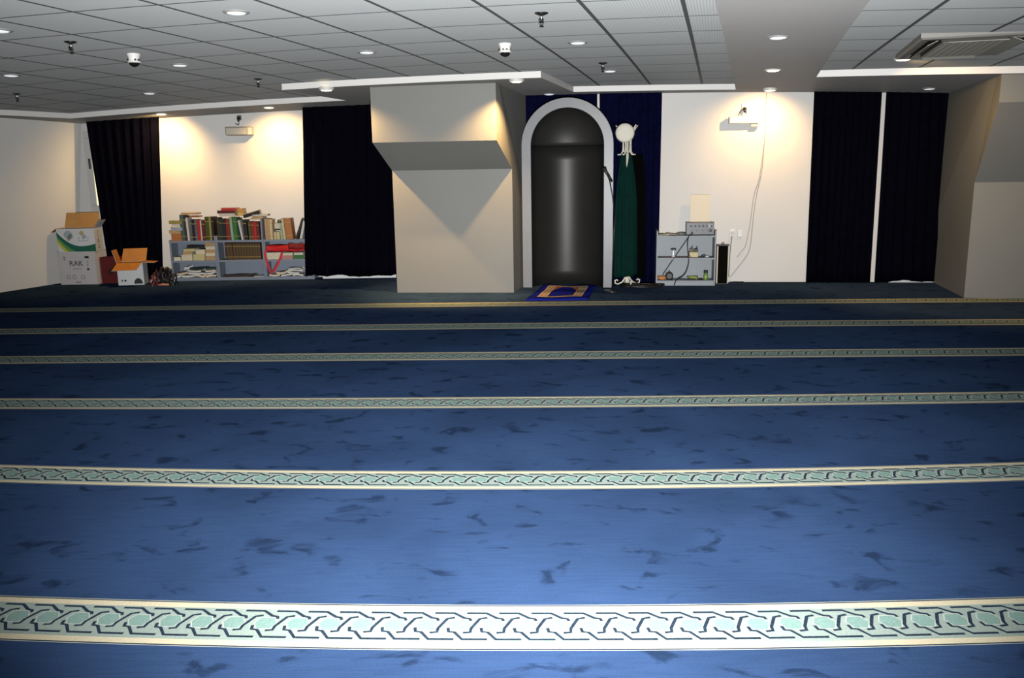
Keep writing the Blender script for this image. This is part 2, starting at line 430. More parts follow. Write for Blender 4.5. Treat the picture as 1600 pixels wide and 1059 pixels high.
# ---------------------------------------------------------------- window behind the far left curtain
s0, zt = WL(131, 206, 0); s1, zb = WL(226, 329, 0)
w = thing('window_1', 'white framed window glowing behind the far left curtain', 'window', posL((s0+s1)/2, 0, zb), -BL); struct(w)
hw = (s1-s0)/2; hh = zt-zb
mb = MB(); f_ = .085
mb.box(-hw, hw, -.035, -.002, 0, f_); mb.box(-hw, hw, -.035, -.002, hh-f_, hh); mb.box(-hw, -hw+f_, -.035, -.002, f_, hh-f_); mb.box(hw-f_, hw, -.035, -.002, f_, hh-f_)
mb.build('window_frame', mat('window_paint', (.66, .66, .64), .4), w, bevel=.005)
mb = MB(); mb.box(-hw+f_, hw-f_, -.022, -.006, f_, hh-f_)
mb.build('pane', mat('lit_pane', (.9, .85, .6), .2, emit=(1, .90, .50), estr=1.1), w)
hs_, hz_ = WL(140, 256, .05); mb = MB()
q = hs_-(s0+s1)/2; mb.box(q-.012, q+.012, -.06, -.035, hz_-zb-.07, hz_-zb+.07); mb.box(q-.008, q+.008, -.045, -.03, hz_-zb-.02, hz_-zb+.02)
mb.build('window_handle', BPLA, w, bevel=.004)

# ---------------------------------------------------------------- prayer niche
NX = (atz(817, 449).x+atz(956, 447).x)/2; NY = 10.84-.122*NX-.52
ni = thing('prayer_niche', 'tall grey arched prayer niche with a dark curved lining', 'niche', (NX, NY, 0), -BR)
Ro, Ri, ZS = .552, .437, 1.715
def arch(R, n=28): return [(R*math.cos(PI*i/n), ZS+R*math.sin(PI*i/n)) for i in range(n+1)]
mb = MB(); po = [(Ro, 0)]+arch(Ro)+[(-Ro, 0)]; pi_ = [(Ri, 0)]+arch(Ri)+[(-Ri, 0)]
k = len(po); vs = []
for y in (-.03, .06): vs += [(x, y, z) for x, z in po]+[(x, y, z) for x, z in pi_]
fs = []
for i in range(k-1):
    fs += [(i, i+1, k+i+1, k+i), (2*k+i, 3*k+i, 3*k+i+1, 2*k+i+1), (i, 2*k+i, 2*k+i+1, i+1), (k+i, k+i+1, 3*k+i+1, 3*k+i)]
fs += [(0, k, 3*k, 2*k), (k-1, 3*k-1, 4*k-1, 2*k-1)]
mb.add(vs, fs); mb.build('arch_frame', FRAME, ni, bevel=.004)
mb = MB()
def cyl(a, b): t = PI*a; return (Ri*1.01*math.cos(t), -.01+.36*math.sin(t), b*ZS)
mb.grid(cyl, 40, 10)
lin = mb.build('niche_wall', NICHE, ni, smooth=True, fix=False)
mb = MB()
def dome(a, b):
    t = PI*a; ph = b*PI/2; r = math.cos(ph)
    return (Ri*1.005*r*math.cos(t), -.01+.36*r*math.sin(t), ZS+.004+Ri*1.005*math.sin(ph))
mb.grid(dome, 40, 14); mb.build('niche_dome', mat('niche_dome_dark', (.024, .0235, .023), .5, var=.06), ni, smooth=True, fix=False)
for o in list(ni.children)[1:]:
    so = o.modifiers.new('board', 'SOLIDIFY'); so.thickness = .01; so.offset = 0

# ---------------------------------------------------------------- prayer rug
pFL, pFR, pBR, pBL = atz(821, 470), atz(918, 468.5), atz(932, 446), atz(850, 445)
ru = thing('prayer_rug', 'small royal blue prayer rug with orange and cream pattern before the niche', 'rug', (pFL+pFR+pBR+pBL)/4)
c0 = (pFL+pFR+pBR+pBL)/4
def rugp(u, v, z): p = pFL*(1-u)*(1-v)+pFR*u*(1-v)+pBR*u*v+pBL*(1-u)*v; return (p.x-c0.x, p.y-c0.y, z)
RB = mat('rug_blue', (.012, .02, .34), .9, var=.2, scale=60, spec=.05)
mb = MB()
def rg(a, b): x, y, z = rugp(a, b, 0); return (x, y, .009+.004*math.sin(9*a+7*b)+.003*math.sin(17*b))
mb.grid(rg, 16, 20); o = mb.build('rug_field', RB, ru, smooth=True, fix=False)
so = o.modifiers.new('pile', 'SOLIDIFY'); so.thickness = .008; so.offset = -1
mb = MB()
def patch(u0, u1, v0, v1, z, mi, n=10):
    def g(a, b):
        u = u0+(u1-u0)*a; v = v0+(v1-v0)*b; x, y, _ = rugp(u, v, 0)
        return (x, y, .009+.004*math.sin(9*u+7*v)+.003*math.sin(17*v)+z)
    mb.grid(g, n, n, mi)
# cream border frame with rust and blue figures, arch field
patch(.13, .87, .16, .90, .0012, 0)
for q in range(9):
    v = .19+q*.077
    patch(.155, .2, v, v+.04, .002, 1, 2); patch(.215, .25, v+.02, v+.055, .002, 2, 2)
    patch(.80, .845, v, v+.04, .002, 1, 2); patch(.75, .785, v+.02, v+.055, .002, 2, 2)
for q in range(9):
    u = .29+q*.05
    patch(u, u+.03, .84, .88, .002, 1 if q % 2 else 2, 2); patch(u, u+.025, .18, .2, .002, 2 if q % 2 else 3, 2)
patch(.27, .73, .215, .81, .0022, 3)
n = 14
for q in range(n):   # arch shaped blue field made of strips
    v0 = .225+q*(.56/n); v1 = v0+.56/n*1.02; t = q/n
    hwid = .21 if t < .45 else .21*math.sqrt(max(0, 1-((t-.45)/.55)**2))
    patch(.5-hwid, .5+hwid, v0, v1, .0032, 4, 3)
for sx in (-1, 1): patch(.5+sx*.17-.035, .5+sx*.17+.035, .68, .79, .0036, 1, 3)
mb.build('rug_pattern', [mat('rug_cream', (.72, .62, .42), .9, var=.25, scale=90), mat('rug_rust', (.45, .10, .02), .9), mat('rug_brown', (.10, .05, .04), .9), mat('rug_orange', (.62, .30, .06), .9, var=.2, scale=60), RB], ru, fix=False)

# ---------------------------------------------------------------- coat stand, cap, robes, microphone
cs0 = atz(980, 445.5); cs = thing('coat_stand', 'cream metal coat stand with curved hooks and feet beside the niche', 'coat stand', cs0)
yC = cs0.y
def cp(px, py, dy=0.): p = aty(px, py, yC+dy); return Vector((p.x-cs0.x, p.y-cs0.y, p.z))
mb = MB(); mb.tube([(0, 0, .05), (-.02, 0, 1.9)], .017, 12); mb.lathe([(.028, 1.895), (.03, 1.92), (.012, 1.95), (0.001, 1.955)], 12, T=TR(-.02, 0, 0), cap=False)
mb.build('pole', CREAM, cs, smooth=True)
for q in range(5):
    a = q*2*PI/5+.35; ca, sa = math.cos(a), math.sin(a)
    hk = [(.015, 1.62), (.045, 1.64), (.05, 1.76), (.075, 1.86), (.14, 1.945)]
    mb = MB(); mb.tube([(-.02+r*ca, r*sa, z) for r, z in hk], .0085, 8)
    mb.tube([(-.02+r*ca, r*sa, z) for r, z in [(.05, 1.72), (.052, 1.64), (.075, 1.60), (.115, 1.598)]], .0085, 8)
    mb.build('hook', CREAM, cs, smooth=True)
for q in range(4):
    a = q*PI/2+.15; ca, sa = math.cos(a), math.sin(a)
    mb = MB(); mb.tube([(r*ca, r*sa, z) for r, z in [(.02, .15), (.03, .09), (.07, .04), (.12, .02), (.155, .03), (.16, .065), (.135, .075), (.12, .06)]], .0095, 8)
    mb.build('foot', CREAM, cs, smooth=True)
mb = MB(); mb.lathe([(.026, .03), (.03, .06), (.03, .17), (.022, .2)], 14); mb.build('base_collar', CREAM, cs, smooth=True)
# cap
cpx = aty(976.5, 207.5, yC-.20)
mb = MB(); mb.lathe([(.001, .032), (.05, .031), (.09, .026), (.108, .012), (.113, -.01), (.112, -.045), (.106, -.05), (.10, -.02), (.001, -.015)], 32, cap=False)
tag(mb.build('cap', mat('cap_cloth', (.80, .78, .68), .85, var=.03, scale=30, bump=.1, bscale=200), None, cpx, smooth=True, rot=(PI/2, -.12, -.12)), 'round white cap hung on the top of the coat stand', 'cap')
# robes
def robe(label, px0, px1, ztop, zbot, dy, mt, notch, seed, ry, topw=.45):
    a = aty(px0, 330, yC+dy); b = aty(px1, 330, yC+dy); w = (b.x-a.x)/2; cx = (a.x+b.x)/2
    r2 = random.Random(seed); ph = [r2.uniform(0, 6.28) for _ in range(5)]
    mb = MB()
    def fn(u, v):      # v 0 hem .. 1 collar
        an = 2*PI*u; z = zbot+(ztop-zbot)*v
        if notch: z -= notch*max(0, 1-abs((u*2*PI-1.5*PI))/.55)*v**6
        wd = w*((1-.10*v) if v < .55 else (1-.055)-(1-.055-topw)*((v-.55)/.45)**1.7)
        fold = 1+.09*math.sin(7*an+ph[0]+1.2*v)*(1-.5*v)+.05*math.sin(13*an+ph[1])
        sag = .015*math.sin(an+ph[3])*(1-v)
        return (wd*fold*math.cos(an), ry*(1-.3*v)*fold*math.sin(an), z+sag)
    mb.grid(fn, 96, 30)
    o = mb.build('robe', mt, None, (cx, yC+dy, 0), smooth=True, fix=False)
    so = o.modifiers.new('cloth', 'SOLIDIFY'); so.thickness = .004; so.offset = -1
    return tag(o, label, 'robe')
robe('dark green robe hanging from the front of the coat stand', 960.5, 995, 1.61, .125, -.03, mat('green_cloth', (.001, .021, .017), .85, var=.15, scale=12, spec=.1), .17, 4, .07)
robe('black garment hanging behind the green robe on the coat stand', 982, 1009, 1.60, .10, .10, mat('black_cloth', (.0015, .0015, .002), .95, spec=.05), 0, 9, .045, topw=.6)
# microphone stand
m0 = atz(956.5, 455); ms = thing('microphone_stand', 'slim black microphone stand in front of the coat stand', 'microphone stand', m0)
def mp_(px, py): p = aty(px, py, m0.y); return (p.x-m0.x, p.y-m0.y, p.z)
mb = MB(); mb.lathe([(.10, 0), (.10, .012), (.03, .022), (.014, .03)], 24); mb.build('base', BPLA, ms, smooth=False)
tp = mp_(961, 335); mb = MB(); mb.tube([(0, 0, .02), (tp[0]*.6, 0, .7), tp], .008, 10); mb.build('pole', DARKM, ms, smooth=True)
mb = MB(); mb.tube([(tp[0], tp[1], tp[2]-.03), mp_(957, 306), mp_(951.5, 277)], .007, 8); mb.build('boom', DARKM, ms, smooth=True)
mb = MB(); mb.tube([mp_(950.5, 274), mp_(953.5, 281)], [.016, .017], 10); mb.build('clip', BPLA, ms, smooth=True)
a, b = Vector(mp_(945, 265.5)), Vector(mp_(956.5, 284))
mk = thing('microphone', 'black handheld microphone clipped on top of the stand', 'microphone', m0+a)
mb = MB(); mb.tube([Vector((0, 0, 0)), (b-a)*.1, b-a], [.014, .017, .011], 12); mb.build('handle', BPLA, mk, smooth=True)
mb = MB(); mb.lathe([(.001, .034)]+[(.027*math.sin(t*PI/8), .007+.027*math.cos(t*PI/8)) for t in range(1, 8)]+[(.001, -.02)], 16, cap=False)
d_ = (a-b).normalized(); mb.build('grille', mat('mic_mesh', (.03, .03, .03), .5, .6, bump=.3, bscale=400), mk, smooth=True, rot=d_.to_track_quat('Z', 'Y').to_euler())
# heap of cable on the floor
mb = MB(); r3 = random.Random(5); pts = []
cc = atz(1004, 449)
for i in range(130):
    t = i*.42; rr = .17+.05*math.sin(t*.37)+r3.uniform(-.012, .012)
    pts.append((rr*1.2*math.cos(t), rr*.62*math.sin(t), .008+.02*(.5+.5*math.sin(t*1.7))+.0001*i))
mb.tube(pts, .006, 6); o = mb.build('cable', BPLA, None, cc, smooth=True); tag(o, 'heap of black cable coiled on the floor right of the coat stand', 'cable')
# ---------------------------------------------------------------- bookcases in the left bay
DB = .25
def bpx(cx, cy): return (240+cx/6.154, 300+cy/6.154)
def BL_(cx, cy, d=DB): return WL(*bpx(cx, cy), d)
zT, zM, zB = BL_(800, 462)[1], BL_(800, 652)[1], BL_(800, 862)[1]
zB = max(zB, .045)
xs_ = [BL_(170, 700)[0], BL_(617, 700)[0], BL_(1070, 700)[0], BL_(1540, 700)[0]]
def bookcase(label, xa, xb, lz, rz_):
    t = thing('bookcase', label, 'bookcase', posL((xa+xb)/2, DB), -BL, 'grey metal bookcases')
    hw = (xb-xa)/2
    for sx, zz in ((-1, lz), (1, rz_)):
        mb = MB(); x0, x1 = (-hw+.001, -hw+.022) if sx < 0 else (hw-.022, hw-.001)
        mb.box(x0, x1, 0, .235, 0, zz); mb.build('side_panel', STEEL, t, bevel=.002)
    for z in (zT, zM, zB):
        mb = MB(); mb.box(-hw+.022, hw-.022, .0, .228, z-.028, z); mb.build('shelf', STEEL, t, bevel=.002)
    mb = MB(); mb.box(-hw+.022, hw-.022, .012, .03, 0, zB-.028); mb.build('plinth', STEEL, t)
    mb = MB(); mb.box(-hw+.022, hw-.022, .229, .236, 0, zT-.028); mb.build('back_panel', STEEL, t)
    return t
bookcase('grey bookcase nearest the cartons, left of three, heaped with papers at the bottom', xs_[0], xs_[1], zT+.005, BL_(617, 420)[1])
bookcase('grey middle bookcase of three holding the row of brown and gold volumes', xs_[1], xs_[2], BL_(617, 420)[1], BL_(1055, 255)[1])
bookcase('grey bookcase partly behind the navy curtain, with the red bag', xs_[2], xs_[3], zT+.005, zT+.005)

BM = {}
def bcol(c):
    if c not in BM: BM[c] = mat('book_'+c, {
        'teal': (.06, .11, .10), 'brown': (.055, .025, .015), 'white': (.62, .62, .60), 'grey': (.10, .11, .10), 'black': (.012, .011, .012),
        'blue': (.09, .12, .17), 'red': (.42, .02, .015), 'maroon': (.10, .015, .012), 'olive': (.06, .07, .012), 'gold': (.30, .26, .07),
        'darkgreen': (.01, .03, .02), 'green': (.03, .16, .03), 'mint': (.25, .42, .30), 'darkred': (.20, .02, .015), 'tan': (.48, .30, .15), 'rust': (.42, .16, .05),
        'cream': (.62, .50, .30), 'orange': (.62, .26, .05), 'yellow': (.65, .45, .12), 'paleyellow': (.58, .52, .26), 'sienna': (.36, .15, .06), 'bronze': (.085, .05, .02),
        'sage': (.36, .42, .34), 'bluegrey': (.35, .40, .47), 'pink': (.50, .22, .20)}[c], .5, var=.12, scale=40)
    return BM[c]
def volume(name, t, h, dp, c, mi_pages=True):
    """an upright book: spine towards -y, block of pages set back inside the covers"""
    mb = MB(); k = min(.0025, t*.18)
    mb.box(-t/2, -t/2+k, 0, dp, 0, h, 0); mb.box(t/2-k, t/2, 0, dp, 0, h, 0); mb.box(-t/2+k, t/2-k, 0, k*1.5, 0, h, 0)
    mb.box(-t/2+k, t/2-k, k*1.5, dp-.004, .003, h-.004, 1)
    if t > .02:
        for zz in (.18, .82): mb.box(-t/2-.0004, t/2+.0004, -.0006, .004, h*zz-.006, h*zz+.002, 2)
    return mb
GILT = mat('gilt', (.5, .34, .10), .4, .3)
def upright(cx0, cx1, ctop, zbase, c, label, lean=0., dp=.16, d=.24, group='upright books on top of the bookcases', bands=True, cbase=None):
    s0, _ = BL_(cx0, 600, d); s1, _ = BL_(cx1, 600, d); zt = BL_(cx0, ctop, d)[1]
    t = max(.006, s1-s0-.0012); h = max(.05, zt-zbase)/math.cos(lean)
    mb = volume('book', t, h, dp, c)
    # keep the lower corner on the shelf when leaning
    off = Matrix.Rotation(lean, 4, 'Y'); lowest = min((off @ Vector((x, 0, 0))).z for x in (-t/2, t/2))
    o = mb.build('book', [bcol(c), PAPER, GILT if bands else bcol(c)], None, posL((s0+s1)/2, d, zbase-lowest+.0006), rot=(0, lean, -BL))
    return tag(o, label, 'book', group)
def flat(cx0, cx1, ctop, cbot, c, label, zbase=None, dp=.17, d=.24, yaw=0., tilt=0., group='books lying flat on the bookcases', name='book', pages=PAPER, cat='book', spine=None):
    if spine is None: spine = c not in ('cream', 'white')
    s0, zt = BL_(cx0, ctop, d); s1, zb_ = BL_(cx1, cbot, d)
    if zbase is not None: zb_ = zbase
    w = s1-s0; t = max(.006, zt-zb_)-.0008; k = min(.0025, t*.2)
    mb = MB()
    mb.box(-w/2, w/2, 0, dp, 0, k, 0); mb.box(-w/2, w/2, 0, dp, t-k, t, 0)
    if spine:
        mb.box(-w/2, w/2, 0, k, k, t-k, 0); mb.box(-w/2+.003, w/2-.003, k, dp-.003, k, t-k, 1)
    else:
        mb.box(-w/2, -w/2+k, 0, dp, k, t-k, 0); mb.box(-w/2+k, w/2-.004, .003, dp-.003, k, t-k, 1)
    lift = abs(math.sin(tilt))*w/2
    o = mb.build(name, [bcol(c), pages], None, posL((s0+s1)/2, d, zb_+lift+.0004), rot=(0, tilt, yaw-BL))
    tag(o, label, cat, group); return zb_+t+.0004+2*lift
z = zT
# stack at the left end of the top
z = flat(168, 275, 400, 455, 'rust', 'thick brown orange book at the bottom of the left end stack', zT)
z = flat(150, 280, 372, 400, 'tan', 'tan book second from the bottom of the left end stack', z, yaw=.05)
z = flat(165, 278, 342, 372, 'bluegrey', 'pale grey book in the middle of the left end stack', z, yaw=-.04)
z = flat(175, 275, 308, 342, 'white', 'white book second from the top of the left end stack', z, yaw=.03)
z = flat(145, 272, 280, 306, 'gold', 'tan olive book on top of the left end stack', z, yaw=-.03)
U = upright
U(281, 318, 222, zT, 'teal', 'tall grey green book standing right of the left end stack')
U(319, 338, 228, zT, 'brown', 'slim dark brown book beside the tall grey green book')
U(343, 362, 247, zT, 'white', 'white spined book, first white one from the left end', bands=False, lean=-.03)
U(370, 392, 266, zT, 'grey', 'dark grey book right of the first white spined book')
U(393, 417, 270, zT, 'black', 'black book left of the grey blue book on the left unit')
U(418, 440, 266, zT, 'blue', 'slim grey blue book left of the bright red book')
U(441, 471, 271, zT, 'red', 'bright red book standing on top of the left bookcase', bands=False)
U(472, 483, 272, zT, 'white', 'very thin white booklet right of the bright red book', bands=False)
U(485, 518, 274, zT, 'maroon', 'dark maroon book right of the thin white booklet')
U(520, 556, 242, zT, 'olive', 'dark olive green book standing left of the yellow olive one')
U(557, 577, 243, zT, 'gold', 'slim yellow olive book beside the dark olive green book', bands=False)
U(578, 601, 240, zT, 'black', 'black book right of the slim yellow olive book')
U(634, 652, 246, zT, 'brown', 'dark brown book at the left end of the middle bookcase top')
U(651, 686, 260, zT, 'darkgreen', 'blackish green book under the white booklets')
U(687, 717, 262, zT, 'black', 'black book left of the dark red book under the white booklets')
U(718, 758, 260, zT, 'darkred', 'dark red book under the stack with the red book')
U(762, 785, 243, zT, 'mint', 'pale green spined book right of the dark red book', lean=-.04, bands=False)
U(790, 822, 243, zT, 'green', 'green topped book right of the pale green spine')
U(823, 844, 250, zT, 'darkgreen', 'slim dark green book left of the leaning white book')
U(858, 875, 272, zT, 'white', 'thin white book leaning left among dark books', lean=-.13, bands=False)
U(885, 922, 268, zT, 'black', 'broad black book leaning beside the leaning white book', lean=-.05)
U(930, 954, 284, zT, 'olive', 'olive brown book under the cream book right of the middle')
U(956, 982, 286, zT, 'darkred', 'dark red book left of the crimson one near the tall post')
U(983, 1004, 288, zT, 'red', 'crimson slim book second from the tall post', bands=False)
U(1005, 1034, 286, zT, 'maroon', 'dark maroon book standing against the tall post')
zt_ = lambda cy: BL_(300, cy, .24)[1]
flat(345, 435, 232, 243, 'sienna', 'brown book lying across the upright white and grey books', zt_(246)+.002, yaw=.06)
flat(262, 412, 203, 219, 'tan', 'tan book lying on top of the tall grey green book', zt_(220)+.002, yaw=-.04)
z = zt_(239)+.001
z = flat(640, 800, 236, 252, 'white', 'lowest of the three white booklets under the maroon book', z, yaw=.05)
z = flat(632, 790, 222, 236, 'cream', 'middle one of the white booklets under the maroon book', z, yaw=-.06)
z = flat(625, 780, 206, 222, 'white', 'uppermost white booklet, right under the maroon book', z, yaw=.03)
z = flat(610, 782, 181, 204, 'maroon', 'dark maroon book lying under the bright red book', z)
z = flat(650, 795, 156, 181, 'red', 'bright red book lying at the top of the middle stack', z, yaw=.05)
z = zt_(239)+.001
z = flat(806, 862, 196, 238, 'yellow', 'yellow book lying beside the white booklets', z)
z = flat(806, 860, 162, 196, 'orange', 'orange book lying on the yellow book', z, yaw=.04)
z = zt_(280)+.001
z = flat(926, 1036, 256, 282, 'cream', 'cream book lying on the upright books near the tall post', z)
z = flat(945, 1050, 232, 256, 'tan', 'tan book lying over the cream book near the post', z, yaw=-.05)
flat(948, 1098, 216, 232, 'white', 'thin white book topping the pile near the tall post', z, yaw=.07)
flat(862, 1030, 222, 236, 'black', 'black book lying askew, propped left of the tall post', zt_(262)+.003, tilt=-.27, d=.245, dp=.09)
# right unit
U(1088, 1109, 256, zT, 'tan', 'tan book directly right of the tall post')
U(1110, 1134, 258, zT, 'tan', 'tan book second right of the tall post')
U(1135, 1160, 262, zT, 'cream', 'pale tan book third right of the tall post')
U(1172, 1192, 384, zT, 'cream', 'small cream book standing under the black and white stack', dp=.12, bands=False)
U(1196, 1226, 384, zT, 'paleyellow', 'small pale yellow book standing under the black and white stack', dp=.12, bands=False)
z = zt_(382)+.001
z = flat(1162, 1228, 352, 384, 'black', 'black book at the bottom of the small black and white stack', z)
z = flat(1164, 1226, 325, 352, 'white', 'white book low in the small black and white stack', z, yaw=.05)
z = flat(1160, 1228, 300, 325, 'white', 'white book high in the small black and white stack', z, yaw=-.06)
z = flat(1190, 1232, 272, 300, 'black', 'short black book topping the small black and white stack', z)
U(1234, 1257, 266, zT, 'sage', 'grey green book right of the small black and white stack', lean=-.04)
U(1262, 1283, 258, zT, 'paleyellow', 'pale yellow spined book left of the broad orange brown book', lean=-.07, bands=False)
U(1290, 1352, 258, zT, 'rust', 'broad orange brown book leaning left on the right bookcase', lean=-.07)
U(1372, 1394, 262, zT, 'black', 'black book leaning right near the navy curtain', lean=.38, bands=False)
U(1414, 1436, 280, zT, 'white', 'white book leaning right next to the navy curtain', lean=.26, bands=False)
# middle shelf, middle unit: set of volumes
ordn = ['first', 'second', 'third', 'fourth', 'fifth', 'sixth', 'seventh', 'eighth', 'ninth', 'tenth', 'eleventh', 'twelfth']
U(690, 712, 490, zM, 'brown', 'dark brown book at the left end of the bound set', group='bound volumes on the middle shelf')
for q in range(12):
    a = 714+q*26.6
    o = U(a, a+24.5, 492, zM, 'bronze', 'brown gilt volume, %s from the left in the bound set' % ordn[q], group='bound volumes on the middle shelf', lean=-.05 if q < 2 else 0)
for a, l in ((703, 'left of the bound set'),): pass
# middle shelf, left unit
z = zM
z = flat(265, 375, 600, 645, 'cream', 'cream book at the bottom of the yellowed pile', z)
z = flat(280, 372, 570, 600, 'tan', 'tan book in the yellowed pile on the middle shelf', z, yaw=.05)
z = flat(285, 398, 545, 570, 'paleyellow', 'pale yellow book high in the yellowed pile', z, yaw=-.04)
z = flat(320, 490, 520, 538, 'black', 'black folder lying over the yellowed pile', z+.003, yaw=.03, tilt=.03)
z = flat(380, 492, 598, 646, 'paleyellow', 'yellow book right of the yellowed pile, lower one', zM)
z = flat(402, 496, 552, 598, 'cream', 'cream book lying on the lower yellow book', z)
z = zM
for q, (a, b) in enumerate(((501, 595), (500, 594), (502, 596), (500, 592))):
    z = flat(a, b, 646-(q+1)*31, 646-q*31, 'cream' if q % 2 else 'tan', ['lowest', 'second', 'third', 'topmost'][q]+' beige book of the even block beside the yellow books', z, yaw=.02*(q % 2))
flat(490, 590, 486, 508, 'tan', 'tan book lying on the even beige block', z+.001, yaw=-.05)
flat(196, 262, 626, 640, 'white', 'loose white booklet at the left end of the middle shelf', zM, yaw=.2)
# middle shelf, right unit: books under the red bag
z = zM
z = flat(1088, 1228, 612, 640, 'cream', 'lower cream book under the red bag', z)
z = flat(1086, 1226, 582, 612, 'white', 'upper white book under the red bag', z, yaw=.03)
z2 = flat(1236, 1338, 610, 640, 'pink', 'lower pink book under the middle of the red bag', zM)
z2 = flat(1238, 1340, 582, 610, 'cream', 'upper cream book under the middle of the red bag', z2)
z3 = flat(1348, 1440, 604, 640, 'green', 'green book at the right end under the red bag', zM)
z3 = flat(1350, 1440, 582, 604, 'white', 'white book on the green book under the red bag', z3)
# red bag with a hanging strap
s0, za = BL_(1078, 508, .26); s1, _ = BL_(1445, 580, .26); zb_ = z+.002
bg = thing('bag', 'bright red cloth bag with a long strap lying on the right bookcase', 'bag', posL((s0+s1)/2, .245, zb_), -BL)
RED = mat('red_cloth', (.62, .008, .01), .7, var=.15, scale=20); RED2 = mat('red_cloth_dark', (.22, .006, .006), .7, var=.2, scale=20)
hw = (s1-s0)/2; hh = za-zb_
mb = MB()
def bagf(a, b):
    an = 2*PI*a; q = abs(math.cos(an))**.4*math.copysign(1, math.cos(an)); r = abs(math.sin(an))**.5*math.copysign(1, math.sin(an))
    return (hw*(2*b-1), .085+.085*q*(1-.1*math.sin(9*b)), hh*.5+hh*.48*r*(1-.18*math.sin(7*b+an)**2))
mb.grid(bagf, 24, 20); n0 = len(mb.v)
mb.add([bagf(i/24, 0) for i in range(24)], [tuple(range(24))]); mb.add([bagf(i/24, 1) for i in range(24)], [tuple(range(23, -1, -1))])
mb.build('body', RED, bg, smooth=True)
mb = MB()
def fl_(a, b): return (hw*(.18+.8*a), -.004-.012*math.sin(PI*b), hh*(.35+.75*b)+.006*math.sin(8*a))
mb.grid(fl_, 12, 6); o = mb.build('flap', RED2, bg, smooth=True, fix=False); so = o.modifiers.new('c', 'SOLIDIFY'); so.thickness = .006
def sp(cx, cy): s, zz = BL_(cx, cy, .285); return Vector((s-(s0+s1)/2, -.04, zz-zb_))
pts = [sp(*p) for p in ((1082, 560), (1072, 585), (1085, 660), (1108, 730), (1132, 778), (1160, 755), (1195, 690), (1222, 625), (1236, 580))]
mb = MB(); vs = []; 
for i, p in enumerate(pts):
    t = (pts[min(i+1, len(pts)-1)]-pts[max(i-1, 0)]).normalized(); nn = Vector((-t.z, 0, t.x))*.016
    vs += [p+nn, p-nn, p-nn+Vector((0, .004, 0)), p+nn+Vector((0, .004, 0))]
fs = []
for i in range(len(pts)-1):
    for j in range(4): fs.append((4*i+j, 4*i+(j+1) % 4, 4*i+4+(j+1) % 4, 4*i+4+j))
mb.add(vs, fs); mb.build('strap', mat('red_webbing', (.60, .03, .05), .6), bg, smooth=False)
# loose papers and booklets, bottom shelves
def booklet(cx0, cx1, zb_, t, c, label, yaw, seed, dp=.18, d=.235):
    s0, _ = BL_(cx0, 800, d); s1, _ = BL_(cx1, 800, d); w = s1-s0; rr = random.Random(seed); p1, p2 = rr.uniform(0, 6), rr.uniform(0, 6)
    mb = MB(); nx = 14
    def wav(a, b): return .35*t*(math.sin(5*a+p1)+.6*math.sin(4*b+p2))
    def top(a, b): return (w*(a-.5), dp*b, t*.7+t*.5*(.5+.5*math.sin(5*a+p1)*math.sin(3*b+p2))+.012*max(0, a-.75)*4*(seed % 2))
    mb.grid(top, nx, 6, 0)
    def bot(a, b): x, y, zz = top(a, b); return (x, y, max(0, zz-t*.8))
    mb.grid(lambda a, b: bot(1-a, b), nx, 6, 1)
    for i in range(nx):      # front edge of the sheets
        a0, a1 = i/nx, (i+1)/nx
        mb.add([bot(a0, 0), bot(a1, 0), top(a1, 0), top(a0, 0)], [(0, 1, 2, 3)], 1)
        mb.add([bot(a0, 1), bot(a1, 1), top(a1, 1), top(a0, 1)], [(3, 2, 1, 0)], 1)
    o = mb.build('booklet', [bcol(c), bcol(c) if c in ('brown', 'darkgreen', 'teal') else PAPER if c not in ('white', 'bluegrey', 'sage') else mat('sheet_white', (.68, .68, .64), .8, var=.1, scale=40)], None, posL((s0+s1)/2, d, zb_), rz=yaw-BL)
    return tag(o, label, 'booklet', 'loose papers on the bottom shelves')
heap = [(186, 262, 0, .034, 'white', 'white booklet at the lower left corner of the paper heap', .1), (225, 330, .036, .03, 'pink', 'pinkish booklet on the left of the paper heap', -.15),
        (268, 395, 0, .034, 'white', 'wide white booklet at the bottom of the paper heap', .06), (300, 350, .105, .042, 'bluegrey', 'pale blue folded paper on top of the heap at left', .3),
        (335, 470, .038, .03, 'sage', 'grey green booklet in the middle of the paper heap', .12), (400, 500, 0, .034, 'cream', 'cream booklet low in the middle of the paper heap', -.1),
        (330, 460, .071, .03, 'white', 'white booklet across the middle of the paper heap', -.08), (358, 500, .104, .026, 'darkgreen', 'dark green booklet near the top of the paper heap', .07),
        (503, 597, 0, .034, 'pink', 'pale pink booklet at the lower right of the paper heap', .05), (470, 590, .036, .03, 'sage', 'grey booklet on the right of the paper heap', -.1),
        (504, 598, .07, .03, 'cream', 'cream booklet high on the right of the paper heap', .12), (505, 594, .104, .022, 'teal', 'dark teal booklet on the top right of the heap', -.06)]
for i, (a, b, dz, t, c, l, y) in enumerate(heap): booklet(a, b, zB+.001+dz, t, c, l, y*.4, i)
heap = [(1112, 1215, 0, .028, 'cream', 'cream booklet at the bottom left under the red strap', .08), (1225, 1335, 0, .028, 'white', 'white booklet in the middle below the red bag', -.06), (1340, 1440, 0, .028, 'sage', 'grey green booklet low beside the navy curtain', .05),
        (1180, 1285, .03, .03, 'tan', 'tan booklet on the small pile below the red bag', -.1), (1290, 1400, .03, .028, 'white', 'white booklet on the small pile beside the curtain', .1), (1285, 1440, .062, .026, 'sage', 'grey booklet topping the small pile beside the curtain', -.05), (1300, 1420, .09, .022, 'white', 'white sheets on the very top beside the curtain', .04)]
for i, (a, b, dz, t, c, l, y) in enumerate(heap): booklet(a, b, zB+.001+dz, t, c, l, y*.4, i+20)
